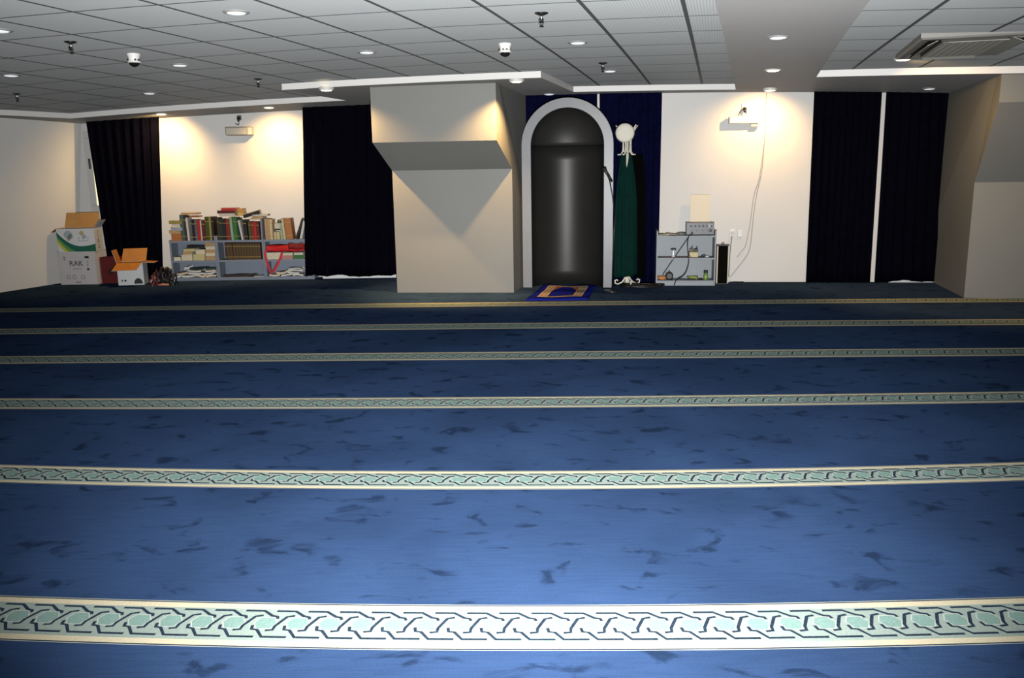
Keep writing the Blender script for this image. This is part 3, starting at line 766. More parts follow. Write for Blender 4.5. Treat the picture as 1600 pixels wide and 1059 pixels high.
booklet(675, 960, zB+.001, .024, 'brown', 'flat dark brown folder lying alone in the middle bookcase', -.03, 41)
booklet(965, 1060, zB+.001, .008, 'white', 'white sheet lying right of the flat dark folder', .06, 42)

# ---------------------------------------------------------------- cartons on the floor at the left
def carton(name, label, cat, w, dp, h, loc, rz, outer, inner, open_=True, th=.005):
    t = thing(name, label, cat, loc, rz)
    mb = MB(); a = w/2
    def wallq(x0, x1, y0, y1, out):   # outer and inner skins
        mb.box(x0, x1, y0, y1, 0, h, 0)
    mb.box(-a, a, 0, th, 0, h, 0); mb.box(-a, a, dp-th, dp, 0, h, 0); mb.box(-a, -a+th, th, dp-th, 0, h, 0); mb.box(a-th, a, th, dp-th, 0, h, 0)
    mb.box(-a+th, a-th, th, dp-th, 0, th, 0)
    i = th+.0006
    mb.add([(-a+i, i, .008), (a-i, i, .008), (a-i, i, h-.002), (-a+i, i, h-.002)], [(0, 1, 2, 3)], 1)
    mb.add([(-a+i, dp-i, .008), (a-i, dp-i, .008), (a-i, dp-i, h-.002), (-a+i, dp-i, h-.002)], [(3, 2, 1, 0)], 1)
    mb.add([(-a+i, i, .008), (-a+i, dp-i, .008), (-a+i, dp-i, h-.002), (-a+i, i, h-.002)], [(3, 2, 1, 0)], 1)
    mb.add([(a-i, i, .008), (a-i, dp-i, .008), (a-i, dp-i, h-.002), (a-i, i, h-.002)], [(0, 1, 2, 3)], 1)
    if not open_: mb.box(-a, a, 0, dp, h, h+.004, 0)
    mb.build('body', [outer, inner], t, fix=False)
    return t
def flap(parent, a, b, out, m_in, m_out, th=.004):
    """flap hinged on edge a-b, reaching out by vector out"""
    a, b, out = Vector(a), Vector(b), Vector(out); n = (b-a).cross(out).normalized()*th
    e = (b-a)*.02
    mb = MB(); P = [a+e, b-e, b-e*1.5+out, a+e*1.5+out]
    mb.add(P+[p+n for p in P], [(0, 3, 2, 1), (0, 1, 5, 4), (1, 2, 6, 5), (2, 3, 7, 6), (3, 0, 4, 7)], 1); mb.add([p+n*1.01 for p in P], [(0, 1, 2, 3)], 0)
    return mb.build('flap', [m_in, m_out], parent, fix=False)
yF = 11.27
pa, pb = aty(95, 443, yF), aty(153.5, 443, yF); zt = aty(120, 394, yF).z
wR = pb.x-pa.x
INK = mat('ink_black', (.02, .02, .02), .7); INKG = mat('ink_grey', (.30, .30, .30), .7)
CARDG = mat('carton_white', (.60, .57, .57), .65, var=.04, scale=5)
rk = carton('carton', 'closed white carton with black letters on the floor in the far left corner', 'carton', wR, .30, zt, ((pa.x+pb.x)/2, yF, .001), -.03, CARDG, CARDB, False)
def onface(px, py): p = aty(px, py, yF-.002); return (p.x-(pa.x+pb.x)/2, -.0015, p.z)
text_mesh('lettering', 'RAK', .10, INK, rk, onface(119, 412), (PI/2, 0, 0))
mb = MB()
def mark(px0, px1, py0, py1, mi=0):
    x0, _, z1 = onface(px0, py0); x1, _, z0 = onface(px1, py1); mb.box(x0, x1, -.0012, .001, z0, z1, mi)
mark(132, 139, 400, 403.5); mark(136, 140, 419, 422); mark(98, 102, 401, 404, 1); mark(99, 102, 405, 407, 1); mark(114, 128, 419.5, 420.5, 1)
for q in range(4): mark(135.5, 138.5, 407+q*2.6, 408.4+q*2.6, 1)
for px in (107, 116, 130):
    x, _, zz = onface(px, 433); mb.lathe([(.03, -.0005), (.03, .0005), (.02, .0006), (.02, -.0006)], 16, 1, T=TR(x, -.001, zz, PI/2), cap=False)
mark(118, 127, 440, 442, 1)
build_each(mb, 'printed_mark', [INK, INKG], rk)
# open carton on top with green swoosh
zt2 = aty(120, 357, yF).z
pa2, pb2 = aty(91, 380, yF-.01), aty(147.5, 380, yF-.01); w2 = pb2.x-pa2.x; h2 = zt2-zt-.006
sw = carton('carton', 'open white carton with a green and yellow swoosh on top of another carton', 'carton', w2, .27, h2, ((pa2.x+pb2.x)/2, yF-.005, zt+.006), .10, CARDW, CARDB)
mb = MB()
def swp(u, v): return (w2*(u-.5), -.0012, h2*v)
def swoosh(c, mi, y):
    lo, hi = c; n = 22; vs = []
    for i in range(n+1):
        u = i/n; vs += [(w2*(u-.5), y, h2*max(0.01, min(.99, lo(u)))), (w2*(u-.5), y, h2*max(.01, min(.99, hi(u))))]
    mb.add(vs, [(2*i, 2*i+2, 2*i+3, 2*i+1) for i in range(n)], mi)
cv = lambda u: .24+.62*(1-u/.62)**2 if u < .62 else .24+.10*((u-.62)/.38)**2
swoosh((lambda u: cv(u)-.22-.12*u, cv), 0, -.0008)
swoosh((lambda u: cv(u)-.36-.25*u, lambda u: cv(u)-.16-.22*u), 1, -.0012)
swoosh((lambda u: cv(u)-.46-.55*u, lambda u: cv(u)-.30-.42*u), 2, -.0016)
def blob(u, v, r, mi):
    x, _, zz = swp(u, v); mb.lathe([(.001, -.001), (r, -.001), (r, .001), (.001, .001)], 14, mi, T=TR(x, -.001, zz, PI/2), cap=False)
blob(.30, .74, .055, 3); blob(.36, .66, .035, 3); blob(.31, .55, .022, 4); blob(.66, .80, .03, 5); blob(.72, .66, .028, 3)
for u in (.58, .70, .82): blob(u, .58, .012, 3)
mb.box(w2*.05, w2*.32, -.001, .001, h2*.46, h2*.49, 3)
build_each(mb, 'printed_emblem', [mat('swoosh_green', (.005, .11, .065), .5), mat('swoosh_leaf', (.10, .30, .10), .5), mat('swoosh_yellow', (.55, .50, .03), .5), mat('faded_blue', (.36, .42, .44), .6), mat('faded_red', (.45, .28, .26), .6), mat('faded_olive', (.42, .38, .20), .6)], sw)
mb = MB()
rr = random.Random(3)
for q in range(9): mb.box(w2/2-.001, w2/2+.0012, .09+rr.uniform(-.02, .03), .13+rr.uniform(0, .03), h2*(.12+q*.09), h2*(.15+q*.09))
build_each(mb, 'printed_mark', INK, sw)
a = w2/2
flap(sw, (-a, .27, h2), (a, .27, h2), (0, .02, .20), CARDB, CARDW)
flap(sw, (-a, .0, h2), (-a, .27, h2), (-.075, 0, -.05), CARDB, CARDB)
flap(sw, (a, .27, h2), (a, .0, h2), (.07, 0, .10), CARDW, CARDW)
# dark red crate between the cartons
pc, pd = aty(160, 442, 11.34), aty(187, 442, 11.34)
mb = MB(); MAR = mat('maroon_card', (.11, .006, .006), .6, var=.15, scale=8)
rc = carton('crate', 'open dark red crate between the white cartons', 'crate', pd.x-pc.x+.02, .13, aty(170, 402, 11.34).z, ((pc.x+pd.x)/2+.006, 11.34, .001), -.02, MAR, MAR)
mb.box(-.03, .05, -.001, .001, .12, .19); mb.build('printing', mat('maroon_dark', (.03, .004, .004), .6), rc)
# open orange carton
yO = 11.12
pe, pf = aty(186.5, 442.5, yO), aty(224.5, 442.5, yO); wo = pf.x-pe.x; ho = aty(200, 411, yO).z
ORG = mat('orange_card', (.62, .23, .035), .7, var=.08, scale=10)
oc = carton('carton', 'open low white carton with orange brown flaps beside the bookcases', 'carton', wo, .26, ho, ((pe.x+pf.x)/2, yO, .001), .2, CARDW, ORG)
a = wo/2
flap(oc, (a, 0, ho), (-a, 0, ho), (-.04, -.16, -.085), ORG, CARDW)
flap(oc, (-a, .26, ho), (a, .26, ho), (.03, .03, .17), ORG, CARDW)
flap(oc, (a, .26, ho), (a, 0, ho), (.15, 0, -.01), ORG, CARDW)
flap(oc, (-a, 0, ho), (-a, .26, ho), (-.05, .02, .17), ORG, CARDW)
mb = MB(); vs = [(.09+.055*math.cos(PI*i/12), -.001, .015+.075*math.sin(PI*i/12)) for i in range(13)]
mb.add(vs, [tuple(range(13))]); mb.box(-.12, -.105, -.001, .001, .05, .075); mb.box(-.085, -.06, -.001, .001, .05, .075); build_each(mb, 'printed_mark', INK, oc)
# crumpled dark bag
yS = 11.06
pg, ph_ = aty(233, 442, yS), aty(271, 442, yS); cxs = (pg.x+ph_.x)/2; hwid = (ph_.x-pg.x)/2
bk = thing('bag', 'crumpled black and dark red plastic bag on the floor before the bookcases', 'bag', (cxs, yS+.05, 0))
rr = random.Random(8)
def lump(name, m, cx, rx, ry, rz_, seed, base=0., dz=0):
    mb = MB(); q = random.Random(seed); p = [q.uniform(0, 6) for _ in range(8)]
    def fn(u, v):
        an = 2*PI*u; el = PI/2*v
        r = 1+.16*math.sin(5*an+p[0]+3*el)+.12*math.sin(9*an+p[1]-4*el)+.08*math.sin(15*an+p[2]+9*el)
        c = math.cos(el)**.7
        return (cx+rx*r*c*math.cos(an), base+ry*r*c*math.sin(an), dz+rz_*r*math.sin(el)*(1+.25*math.cos(an+p[3])))
    mb.grid(fn, 60, 18); return mb.build(name, m, bk, smooth=True)
lump('sack', mat('black_foil', (.012, .010, .012), .3, var=.3, scale=20), .03, hwid*.9, .10, .155, 1)
lump('fold', mat('maroon_foil', (.09, .012, .012), .35, var=.4, scale=20), -hwid*.45, hwid*.5, .09, .13, 2, -.02)
mb = MB(); mb.tube([(-.02, -.115, .012), (.05, -.125, .02), (.13, -.115, .014)], [.012, .016, .010], 8); mb.build('lining', mat('salmon_cloth', (.62, .25, .16), .6), bk, smooth=True)
mb = MB(); mb.tube([(.05, -.02, .15), (.07, -.03, .19), (.11, -.03, .20), (.14, -.02, .17)], [.02, .014, .014, .02], 8); mb.build('handle', MATS['black_foil'], bk, smooth=True)
# ---------------------------------------------------------------- equipment shelf on the niche wall
DS = .36
def rpx(cx, cy): return (1010+cx/6.618, 290+cy/6.625)
def RP(cx, cy, d=DS): return WR(*rpx(cx, cy), d)
sa, sb = RP(99, 900)[0], RP(713, 900)[0]; sm = (sa+sb)/2; hw = (sb-sa)/2
rT, rM, rB = RP(400, 517)[1], RP(400, 748)[1], max(.05, RP(400, 982)[1]); rTop = RP(100, 470)[1]
SHD = DS-.105
sh = thing('equipment_shelf', 'low pale grey metal shelf with an amplifier on top against the white wall', 'shelf', posR(sm, DS), -BR)
for sx in (-1, 1):
    mb = MB(); x0, x1 = (-hw, -hw+.018) if sx < 0 else (hw-.018, hw)
    mb.box(x0, x1, 0, SHD, 0, rTop); mb.build('side_panel', STEELR, sh, bevel=.002)
for z in (rT, rM, rB):
    mb = MB(); mb.box(-hw+.018, hw-.018, .0, SHD-.006, z-.022, z); mb.build('shelf_board', STEELR, sh, bevel=.002)
mb = MB(); mb.box(-hw+.018, hw-.018, SHD-.006, SHD, 0, rT-.022); mb.build('back_panel', STEELR, sh)
mb = MB(); mb.box(-hw+.018, hw-.018, .012, .02, 0, rB-.022); mb.build('plinth', STEELR, sh)
# amplifier
a0, zt = RP(420, 388, DS-.02); a1, _ = RP(699, 388, DS-.02); wA = a1-a0; hA = zt-rT-.012
am = thing('amplifier', 'grey amplifier with rows of black knobs standing on the equipment shelf', 'amplifier', posR((a0+a1)/2, DS-.02, rT+.001), -BR)
mb = MB(); mb.box(-wA/2, wA/2, .006, .22, .012, .012+hA); mb.build('body', mat('amp_case', (.12, .12, .125), .45), am, bevel=.003)
mb = MB(); mb.box(-wA/2-.004, wA/2+.004, 0, .006, .010, .014+hA); mb.build('front_panel', mat('amp_face', (.17, .18, .20), .4, var=.1, scale=60), am, bevel=.002)
for q in range(6):
    mb = MB(); mb.lathe([(.013, 0), (.011, .016), (.001, .017)], 14, T=TR(-wA/2+.05+q*.048, 0, .012+hA*.73, PI/2), cap=False); mb.build('knob', BPLA, am, smooth=False)
for q, x in enumerate((-.10, -.04, .03, .085)):
    mb = MB(); mb.lathe([(.009, 0), (.008, .013), (.001, .014)], 12, T=TR(x, 0, .012+hA*.33, PI/2), cap=False); mb.build('knob', mat('knob_grey', (.22, .22, .23), .6), am)
mb = MB(); mb.lathe([(.019, 0), (.016, .018), (.001, .019)], 16, T=TR(wA/2-.04, 0, .012+hA*.33, PI/2), cap=False); mb.build('volume_knob', BPLA, am)
mb = MB(); mb.box(wA/2-.075, wA/2-.02, -.002, .001, .012+hA*.62, .012+hA*.85); mb.build('display', mat('amp_label', (.45, .46, .48), .4), am)
for sx in (-1, 1):
    mb = MB()
    for y in (.03, .19): mb.lathe([(.012, 0), (.014, .012)], 10, T=TR(sx*(wA/2-.03), y, 0))
    mb.build('foot', BPLA, am)
mb = MB(); mb.lathe([(.011, 0), (.011, .03), (.006, .045)], 10, T=TR(-wA/2+.065, 0, .012+hA*.16, PI/2)); mb.build('jack_plug', BPLA, am)
# board leaning on the wall behind the amplifier
c0_, _ = RP(455, 200, .08); c1_, zc1 = RP(662, 90, .05); wC = c1_-c0_; hC = zc1-rT
mb = MB(); mb.box(-wC/2, wC/2, -.004, .004, 0, hC)
o = mb.build('board', mat('cream_card', (.85, .76, .60), .6), None, posR((c0_+c1_)/2, .075, rT+.001), rot=(-.05, 0, -BR), bevel=.001); tag(o, 'plain cream board leaning on the wall behind the amplifier', 'board')
# papers and small things left of the amplifier
def small(name, cx, cy, label, cat, build, d=DS-.06, z=None, rz=0.):
    s, zz = RP(cx, cy, d); o = build
    return s, zz
SHEET = mat('sheet_white2', (.60, .60, .55), .7, var=.15, scale=40)
for q, (x0, x1, zz, y, l) in enumerate(((125, 240, 0, .08, 'white paper lying at the left end of the equipment shelf top'), (190, 320, .007, -.12, 'white paper overlapping in the middle of the equipment shelf top'))):
    s0, _ = RP(x0, 500, DS-.06); s1, _ = RP(x1, 500, DS-.06); w_ = s1-s0
    mb = MB(); 
    def pf_(a, b): return (w_*(a-.5), .14*b, .001+.010*max(0, math.sin(4*a+q))*b)
    mb.grid(pf_, 12, 6); o = mb.build('paper', SHEET, None, posR((s0+s1)/2, DS-.05, rT+zz+.001), rz=y-BR, smooth=True, fix=False)
    so = o.modifiers.new('t', 'SOLIDIFY'); so.thickness = .004; so.offset = 1
    tag(o, l, 'paper')
s0, _ = RP(365, 500, DS-.05); mb = MB(); pts = [(.05*(1+.15*math.sin(q*.9))*math.cos(q*.6), .045*math.sin(q*.6), .006+.02*(q/40)+.004*math.sin(q)) for q in range(42)]
mb.tube(pts, .0045, 6); o = mb.build('cable', mat('cable_grey', (.28, .28, .27), .5), None, posR(s0, DS-.11, rT), smooth=True); tag(o, 'small grey cable coil beside the amplifier', 'cable')
# middle shelf
s0, zt = RP(280, 650, DS-.1); hb = zt-rM
bt = thing('bottle', 'small clear bottle with a dark cap on the middle of the equipment shelf', 'bottle', posR(s0, DS-.1, rM+.001), -BR)
mb = MB(); mb.lathe([(.02, 0), (.021, .004), (.017, hb*.45), (.013, hb*.72), (.013, hb*.8)], 20); mb.build('body', mat('clear_glass', (.80, .84, .84), .12, spec=.8), bt, smooth=True)
mb = MB(); mb.lathe([(.017, hb*.8), (.036, hb*.84), (.034, hb*.95), (.012, hb*1.02)], 16); mb.build('cap', mat('smoke_plastic', (.10, .11, .12), .3), bt, smooth=True)
s0, zt = RP(446, 682, DS-.06); s1, _ = RP(536, 682, DS-.06); w_ = s1-s0; h_ = zt-rM
bx = thing('box', 'small cream box on the middle of the equipment shelf', 'box', posR((s0+s1)/2, DS-.06, rM+.001), -BR+.05)
mb = MB(); mb.box(-w_/2, w_/2, 0, .09, 0, h_*.8); mb.build('body', mat('box_cream', (.70, .60, .34), .6, var=.1, scale=30), bx, bevel=.002)
mb = MB(); mb.box(-w_/2-.002, w_/2+.002, -.002, .092, h_*.8, h_-.004); mb.build('lid', mat('box_olive', (.50, .42, .22), .6), bx, bevel=.002)
for q, (xx, l, hh, ww) in enumerate(((-.03, 'dark grey gadget standing left on the small cream box', .05, .045), (.03, 'dark gadget with a stub aerial standing right on the small cream box', .042, .05))):
    g = thing('charger', l, 'charger', posR((s0+s1)/2+xx, DS-.09, rM+h_-.002), -BR+.3*(q-.5))
    mb = MB(); mb.box(-ww/2, ww/2, 0, .03, 0, hh*.75); mb.build('body', mat('charger_grey', (.09, .085, .075), .5), g, bevel=.004)
    mb = MB(); mb.tube([(0, .015, hh*.7), (.008, .015, hh*1.1), (.016, .013, hh*1.35)], .005, 6); mb.build('prong', BPLA, g, smooth=True)
s0, _ = RP(632, 742, DS-.05)
g = thing('adapter', 'small white and black adapter at the right end of the middle shelf', 'adapter', posR(s0, DS-.06, rM+.001), -BR+.4)
mb = MB(); mb.box(-.02, .02, 0, .03, 0, .018); mb.build('body', WPLA, g, bevel=.004)
mb = MB(); mb.tube([(-.015, .015, .014), (-.03, .02, .03), (-.06, .03, .02), (-.055, .05, .006)], .005, 6); mb.build('lead', BPLA, g, smooth=True)
mb = MB()
s0, _ = RP(150, 742, DS-.04); s1, _ = RP(420, 742, DS-.04); mb.tube([(0, 0, .003), ((s1-s0)*.4, .012, .003), (s1-s0, .0, .003)], .003, 6)
o = mb.build('wire', mat('wire_rust', (.30, .12, .08), .5), None, posR(s0, DS-.05, rM), -BR, smooth=True); tag(o, 'thin reddish wire along the front of the middle shelf board', 'wire')
# bottom shelf
s0, _ = RP(160, 960, DS-.09)
mb = MB(); pts = [((.055+.008*math.sin(q*.7))*math.cos(q*.55), (.05)*math.sin(q*.55), .008+.034*q/70+.003*math.sin(q*2)) for q in range(72)]
mb.tube(pts, .006, 6); o = mb.build('cable', mat('cable_orange', (.62, .27, .10), .5), None, posR(s0, DS-.09, rB), smooth=True); tag(o, 'coil of orange cable on the bottom board at the left', 'cable')
s0, zz = RP(238, 925, DS-.06); R_ = .047
hp = thing('headphones', 'pair of black round headphones on the bottom board beside the orange coil', 'headphones', posR(s0, DS-.06, rB+.001), -BR)
for yy in (0, .055):
    mb = MB(); mb.lathe([(.001, -.012), (R_*.8, -.012), (R_, -.006), (R_, .008), (R_*.7, .014), (.001, .014)], 24, T=TR(.0, yy, R_, PI/2), cap=False); mb.build('ear_cup', BPLA, hp, smooth=False, bevel=.002)
mb = MB(); mb.tube([(0, -.003, R_*1.9), (.0, .01, R_*2.25), (0, .045, R_*2.25), (0, .058, R_*1.9)], .006, 8); mb.build('headband', BPLA, hp, smooth=True)
s0, _ = RP(480, 960, DS-.08)
mb = MB(); rr = random.Random(4); pts = [((.06+rr.uniform(-.012, .012))*math.cos(q*.62), .045*math.sin(q*.62), .008+.03*abs(math.sin(q*.29))+q*.0001) for q in range(60)]
mb.tube(pts, .007, 6); o = mb.build('cable', mat('cable_lime', (.34, .42, .08), .5), None, posR(s0, DS-.09, rB), smooth=True); tag(o, 'tangle of yellow green cable on the bottom board of the equipment shelf', 'cable')
s0, zt = RP(615, 880, DS-.08); hb = zt-rB
bt = thing('bottle', 'small green bottle with a dark cap on the bottom board at the right', 'bottle', posR(s0, DS-.08, rB+.001), -BR)
mb = MB(); mb.lathe([(.026, 0), (.028, .006), (.028, hb*.5), (.018, hb*.66), (.016, hb*.72)], 20); mb.build('body', mat('green_bottle', (.22, .34, .07), .25), bt, smooth=True)
mb = MB(); mb.lathe([(.026, hb*.72), (.027, hb*.78), (.026, hb*1.0), (.020, hb*1.02)], 16); mb.build('cap', mat('bottle_cap', (.03, .05, .03), .4), bt, smooth=True)
mb = MB(); s1, _ = RP(560, 970, DS-.05); mb.box(-.03, .03, 0, .02, 0, .012); mb.box(-.012, .02, .002, .016, .012, .02)
o = mb.build('remote', BPLA, None, posR(s1, DS-.05, rB+.0006), rz=-BR+.2, bevel=.003); tag(o, 'small black remote lying between the lime cable and the green bottle', 'remote')
# cables from the amplifier
def wallcord(name, pts, r, m, label, O=None, cat='cable'):
    V = []
    for cx, cy, d in pts:
        s, zz = RP(cx, cy, d); V.append(posR(s, d, max(zz, r+.001)))
    o0 = V[-1]; mb = MB()
    # smooth the polyline
    W = []
    for i in range(len(V)-1):
        p0, p1, p2, p3 = V[max(i-1, 0)], V[i], V[i+1], V[min(i+2, len(V)-1)]
        for k in range(6):
            t = k/6; W.append(.5*((2*p1)+(p2-p0)*t+(2*p0-5*p1+4*p2-p3)*t*t+(3*p1-p0-3*p2+p3)*t**3))
    W.append(V[-1]); mb.tube([w-o0 for w in W], r, 7, 0)
    o = mb.build(name, m, None, o0, smooth=True); return tag(o, label, cat)
wallcord('cable', [(478, 492, DS+.035), (440, 520, DS+.03), (425, 600, DS+.02), (432, 720, DS+.02), (436, 800, DS+.02), (410, 890, DS+.02), (370, 940, DS+.02), (310, 975, DS+.03), (288, 1030, DS+.06)], .0065, BPLA, 'thick black cable hanging from the amplifier down to the floor')
wallcord('cable', [(440, 530, DS+.012), (350, 660, DS+.012), (260, 790, DS+.012), (200, 880, DS+.012), (170, 920, DS-.02)], .004, mat('cable_slate', (.10, .11, .13), .5), 'thin grey cable slanting across the front of the equipment shelf')
wallcord('cable', [(436, 700, DS+.022), (470, 745, DS+.012), (600, 738, DS+.012)], .003, BPLA, 'short black lead running along the middle board to the right')
# column loudspeaker
s0, zt = RP(732, 615, .22); s1, _ = RP(860, 615, .22); w_ = s1-s0
sp_ = thing('loudspeaker', 'slim black column loudspeaker with pale edges standing beside the equipment shelf', 'loudspeaker', posR((s0+s1)/2, .22, 0), -BR)
mb = MB(); mb.box(-w_/2+.016, w_/2-.016, .004, .12, .015, zt-.012); mb.build('grille', mat('speaker_mesh', (.006, .005, .004), 1., spec=0.), sp_)
for sx in (-1, 1):
    mb = MB(); x = sx*(w_/2-.008); mb.box(x-.008, x+.008, -.004, .13, .012, zt-.01); mb.build('side_rail', mat('rail_cream', (.66, .62, .50), .4), sp_, bevel=.003)
mb = MB(); mb.box(-w_/2, w_/2, -.006, .135, zt-.012, zt); mb.build('top_cap', BPLA, sp_, bevel=.003)
mb = MB(); mb.box(-w_/2, w_/2, -.006, .135, 0, .014); mb.build('bottom_cap', BPLA, sp_, bevel=.003)
mb = MB(); mb.tube([(-.012, .05, zt-.002), (-.012, .05, zt+.02), (.012, .05, zt+.02), (.012, .05, zt-.002)], .005, 8); mb.build('handle', BPLA, sp_, smooth=True)
# sockets and cords
def outlet(px0, px1, py0, py1, label, plug):
    s0, z1 = WR(px0, py0, .01); s1, z0 = WR(px1, py1, .01); w_ = s1-s0; h_ = z1-z0
    t = thing('wall_outlet', label, 'outlet', posR((s0+s1)/2, 0, (z0+z1)/2), -BR)
    mb = MB(); mb.box(-w_/2, w_/2, -.012, 0, -h_/2, h_/2); mb.build('faceplate', mat('outlet_white', (.97, .97, .96), .4), t, bevel=.004)
    mb = MB(); mb.lathe([(.019, 0), (.019, .003), (.016, .003), (.015, -.004), (.001, -.004)], 20, T=TR(0, -.012, h_*.08, PI/2), cap=False); mb.build('socket', mat('plate_grey', (.6, .6, .58), .4), t)
    if plug:
        mb = MB(); mb.box(-.018, .018, -.05, -.0155, -.03, .016); mb.build('plug', mat('plug_ivory', (.74, .73, .68), .4), t, bevel=.008)
outlet(1140.8, 1147.6, 357.5, 369.5, 'left white wall outlet, with a plug and cord, above the loudspeaker', True)
outlet(1153, 1159.8, 359, 369.5, 'right white wall outlet, nearest the long hanging cord', False)
def wc(name, pts, r, m, label, d=.012):
    V = []
    for px, py, dd in pts: s, zz = WR(px, py, dd); V.append(posR(s, dd, max(zz, r+.001)))
    W = []
    for i in range(len(V)-1):
        p0, p1, p2, p3 = V[max(i-1, 0)], V[i], V[i+1], V[min(i+2, len(V)-1)]
        for k in range(6):
            t = k/6; W.append(.5*((2*p1)+(p2-p0)*t+(2*p0-5*p1+4*p2-p3)*t*t+(3*p1-p0-3*p2+p3)*t**3))
    W.append(V[-1]); mb = MB(); mb.tube([w-V[-1] for w in W], r, 7)
    return tag(mb.build(name, m, None, V[-1], smooth=True), label, 'cord')
CORD = mat('cord_grey', (.34, .31, .27), .5)
wc('cord', [(1143.8, 369, .04), (1142.5, 378, .03), (1141, 393, .015), (1139.8, 410, .012), (1138.5, 432, .012)], .0045, mat('cord_dark', (.12, .11, .10), .5), 'dark cord dropping from the left outlet behind the loudspeaker')
wc('cord', [(1197.5, 145.5, .006), (1197, 160, .006), (1195.5, 175, .008), (1195.8, 200, .006), (1193, 240, .006), (1190, 270, .008), (1181.5, 308, .006), (1176.5, 345, .008), (1173, 380, .008), (1168, 397, .008), (1155, 415, .008), (1143, 430, .01), (1139, 433.5, .012)], .0038, CORD, 'long grey cord running down the white wall from the ceiling to the loudspeaker')
wc('cord', [(1193.8, 225, .012), (1187, 275, .012), (1178, 306, .012), (1172, 350, .010), (1165, 383, .010), (1158, 393, .012), (1151.5, 402, .014)], .0034, CORD, 'shorter grey cord with a loose end beside the long one')
mb = MB(); o0 = atz(1146, 441.3); mb.tube([(-.04, 0, .006), (.02, .015, .008), (.08, .0, .006), (.13, .01, .006)], .006, 6); o = mb.build('cable', BPLA, None, o0, smooth=True); tag(o, 'short black cable end on the floor right of the loudspeaker', 'cable')

# ---------------------------------------------------------------- wall fixtures with plugs above
def fixture(side, px0, px1, py0, py1, dp, label, m, slant):
    fn, ps, b = (WL, posL, BL) if side == 'L' else (WR, posR, BR)
    d = dp; s0, z1 = fn(px0, py0, d); s1, z0 = fn(px1, py1, d); w_ = s1-s0; h_ = z1-z0
    t = thing('wall_fixture', label, 'wall fixture', ps((s0+s1)/2, 0, (z0+z1)/2), -b)
    mb = MB(); mb.box(-w_/2, w_/2, -d, -.02, -h_/2, h_/2); mb.build('housing', m, t, bevel=.012)
    mb = MB(); mb.box(-w_*.3, w_*.3, -.02, 0, -h_*.4, h_*.4); mb.build('bracket', WPLA, t)
    mb = MB(); mb.box(-w_/2+.015, w_*.32, -d-.004, -d+.002, -h_*.36, h_*.36); mb.build('front_panel', mat('fixture_panel', (.64, .60, .50), .35) if side == 'L' else WPLA, t, bevel=.002)
    if side == 'L':
        mb = MB(); mb.lathe([(.001, .008), (.009, .006), (.011, 0)], 14, T=TR(-w_*.12, -d-.004, 0, PI/2), cap=False); mb.build('indicator_lamp', WPLA, t, smooth=True)
        mb = MB(); mb.box(w_*.36, w_*.5+.002, -d-.003, -.03, -h_*.42, h_*.42); mb.build('end_cap', mat('end_pale', (.8, .74, .66), .4), t, bevel=.003)
    else:
        mb = MB(); mb.box(w_*.22, w_*.44, -d*.75, -.03, -h_*.5-.035, -h_*.5); mb.build('sensor_foot', mat('foot_grey', (.55, .55, .48), .4), t, bevel=.003)
    return t
fixture('L', 351, 393, 198.5, 211, .14, 'cream box shaped wall fixture above the bookcases', mat('fixture_beige', (.46, .42, .33), .45), 0)
fixture('R', 1139.5, 1187, 182, 192.3, .10, 'white box shaped wall fixture beside the bright lamp glow', WPLA, 0)
def plugset(side, px, py, label, plate, wires, drop):
    fn, ps, b = (WL, posL, BL) if side == 'L' else (WR, posR, BR)
    s0, zz = fn(px, py, .03)
    t = thing('plug_socket', label, 'socket', ps(s0, 0, zz), -b)
    mb = MB(); mb.box(-.03, .03, -.012, 0, -.01, .055); mb.build('faceplate', plate, t, bevel=.004)
    mb = MB(); mb.tube([(0, -.004, drop), (.004, -.05, drop-.012), (.006, -.07, drop-.05)], [.02, .024, .012], 12); mb.build('plug', BPLA, t, smooth=True)
    for w in wires:
        mb = MB(); mb.tube(w, .005, 7); mb.build('wire', BPLA, t, smooth=True)
plugset('L', 373, 186.5, 'black plug with a bent wire above the cream wall fixture', mat('plate_dark', (.10, .10, .10), .5), [[(.006, -.065, -.04), (.008, -.06, -.065), (.0, -.055, -.075), (-.045, -.05, -.055)]], .02)
plugset('R', 1163, 169, 'white socket with a black plug and dangling wires above the white wall fixture', WPLA, [[(.006, -.068, -.02), (.014, -.06, -.05), (.03, -.055, -.075)], [(-.004, -.06, -.01), (-.04, -.055, -.03), (-.075, -.05, -.085)]], -.002)

# ---------------------------------------------------------------- ceiling fittings
LENS_ON = mat('lamp_lens_warm', (.9, .8, .6), .4, emit=(1, .80, .45), estr=9.)
LENS_OFF = mat('lamp_lens_off_glow', (.85, .86, .86), .35, emit=(.85, .92, 1), estr=.65)  # switched off, but given a weak glow in place of the reflected flash
RING = mat('downlight_ring', (.30, .31, .31), .35); RINGW = mat('downlight_ring_lit', (.75, .74, .70), .4)  # second ring is paler for lit lamps, their glow put into its colour
def downlight(px, py, soff, on, label, r=.082, lip=0.):
    p = atc(px, py, -(SD+lip) if soff else 0.)
    t = thing('ceiling_downlight', label, 'downlight', p, 0, 'round recessed downlights')
    mb = MB(); mb.lathe([(r, .004+lip), (r, -.004), (r*.9, -.009), (r*.74, -.009), (r*.70, -.003), (r*.70, .004)], 32, cap=False); mb.build('trim_ring', RINGW if on else RING, t, smooth=False)
    rl = r*1.12 if on else r
    mb = MB(); mb.lathe([(.001, -.017), (r*.4, -.0155), (r*.62, -.012), (r*.73, -.006)], 32, cap=False); mb.build('lens', LENS_ON if on else LENS_OFF, t)
    return p
lamps = []
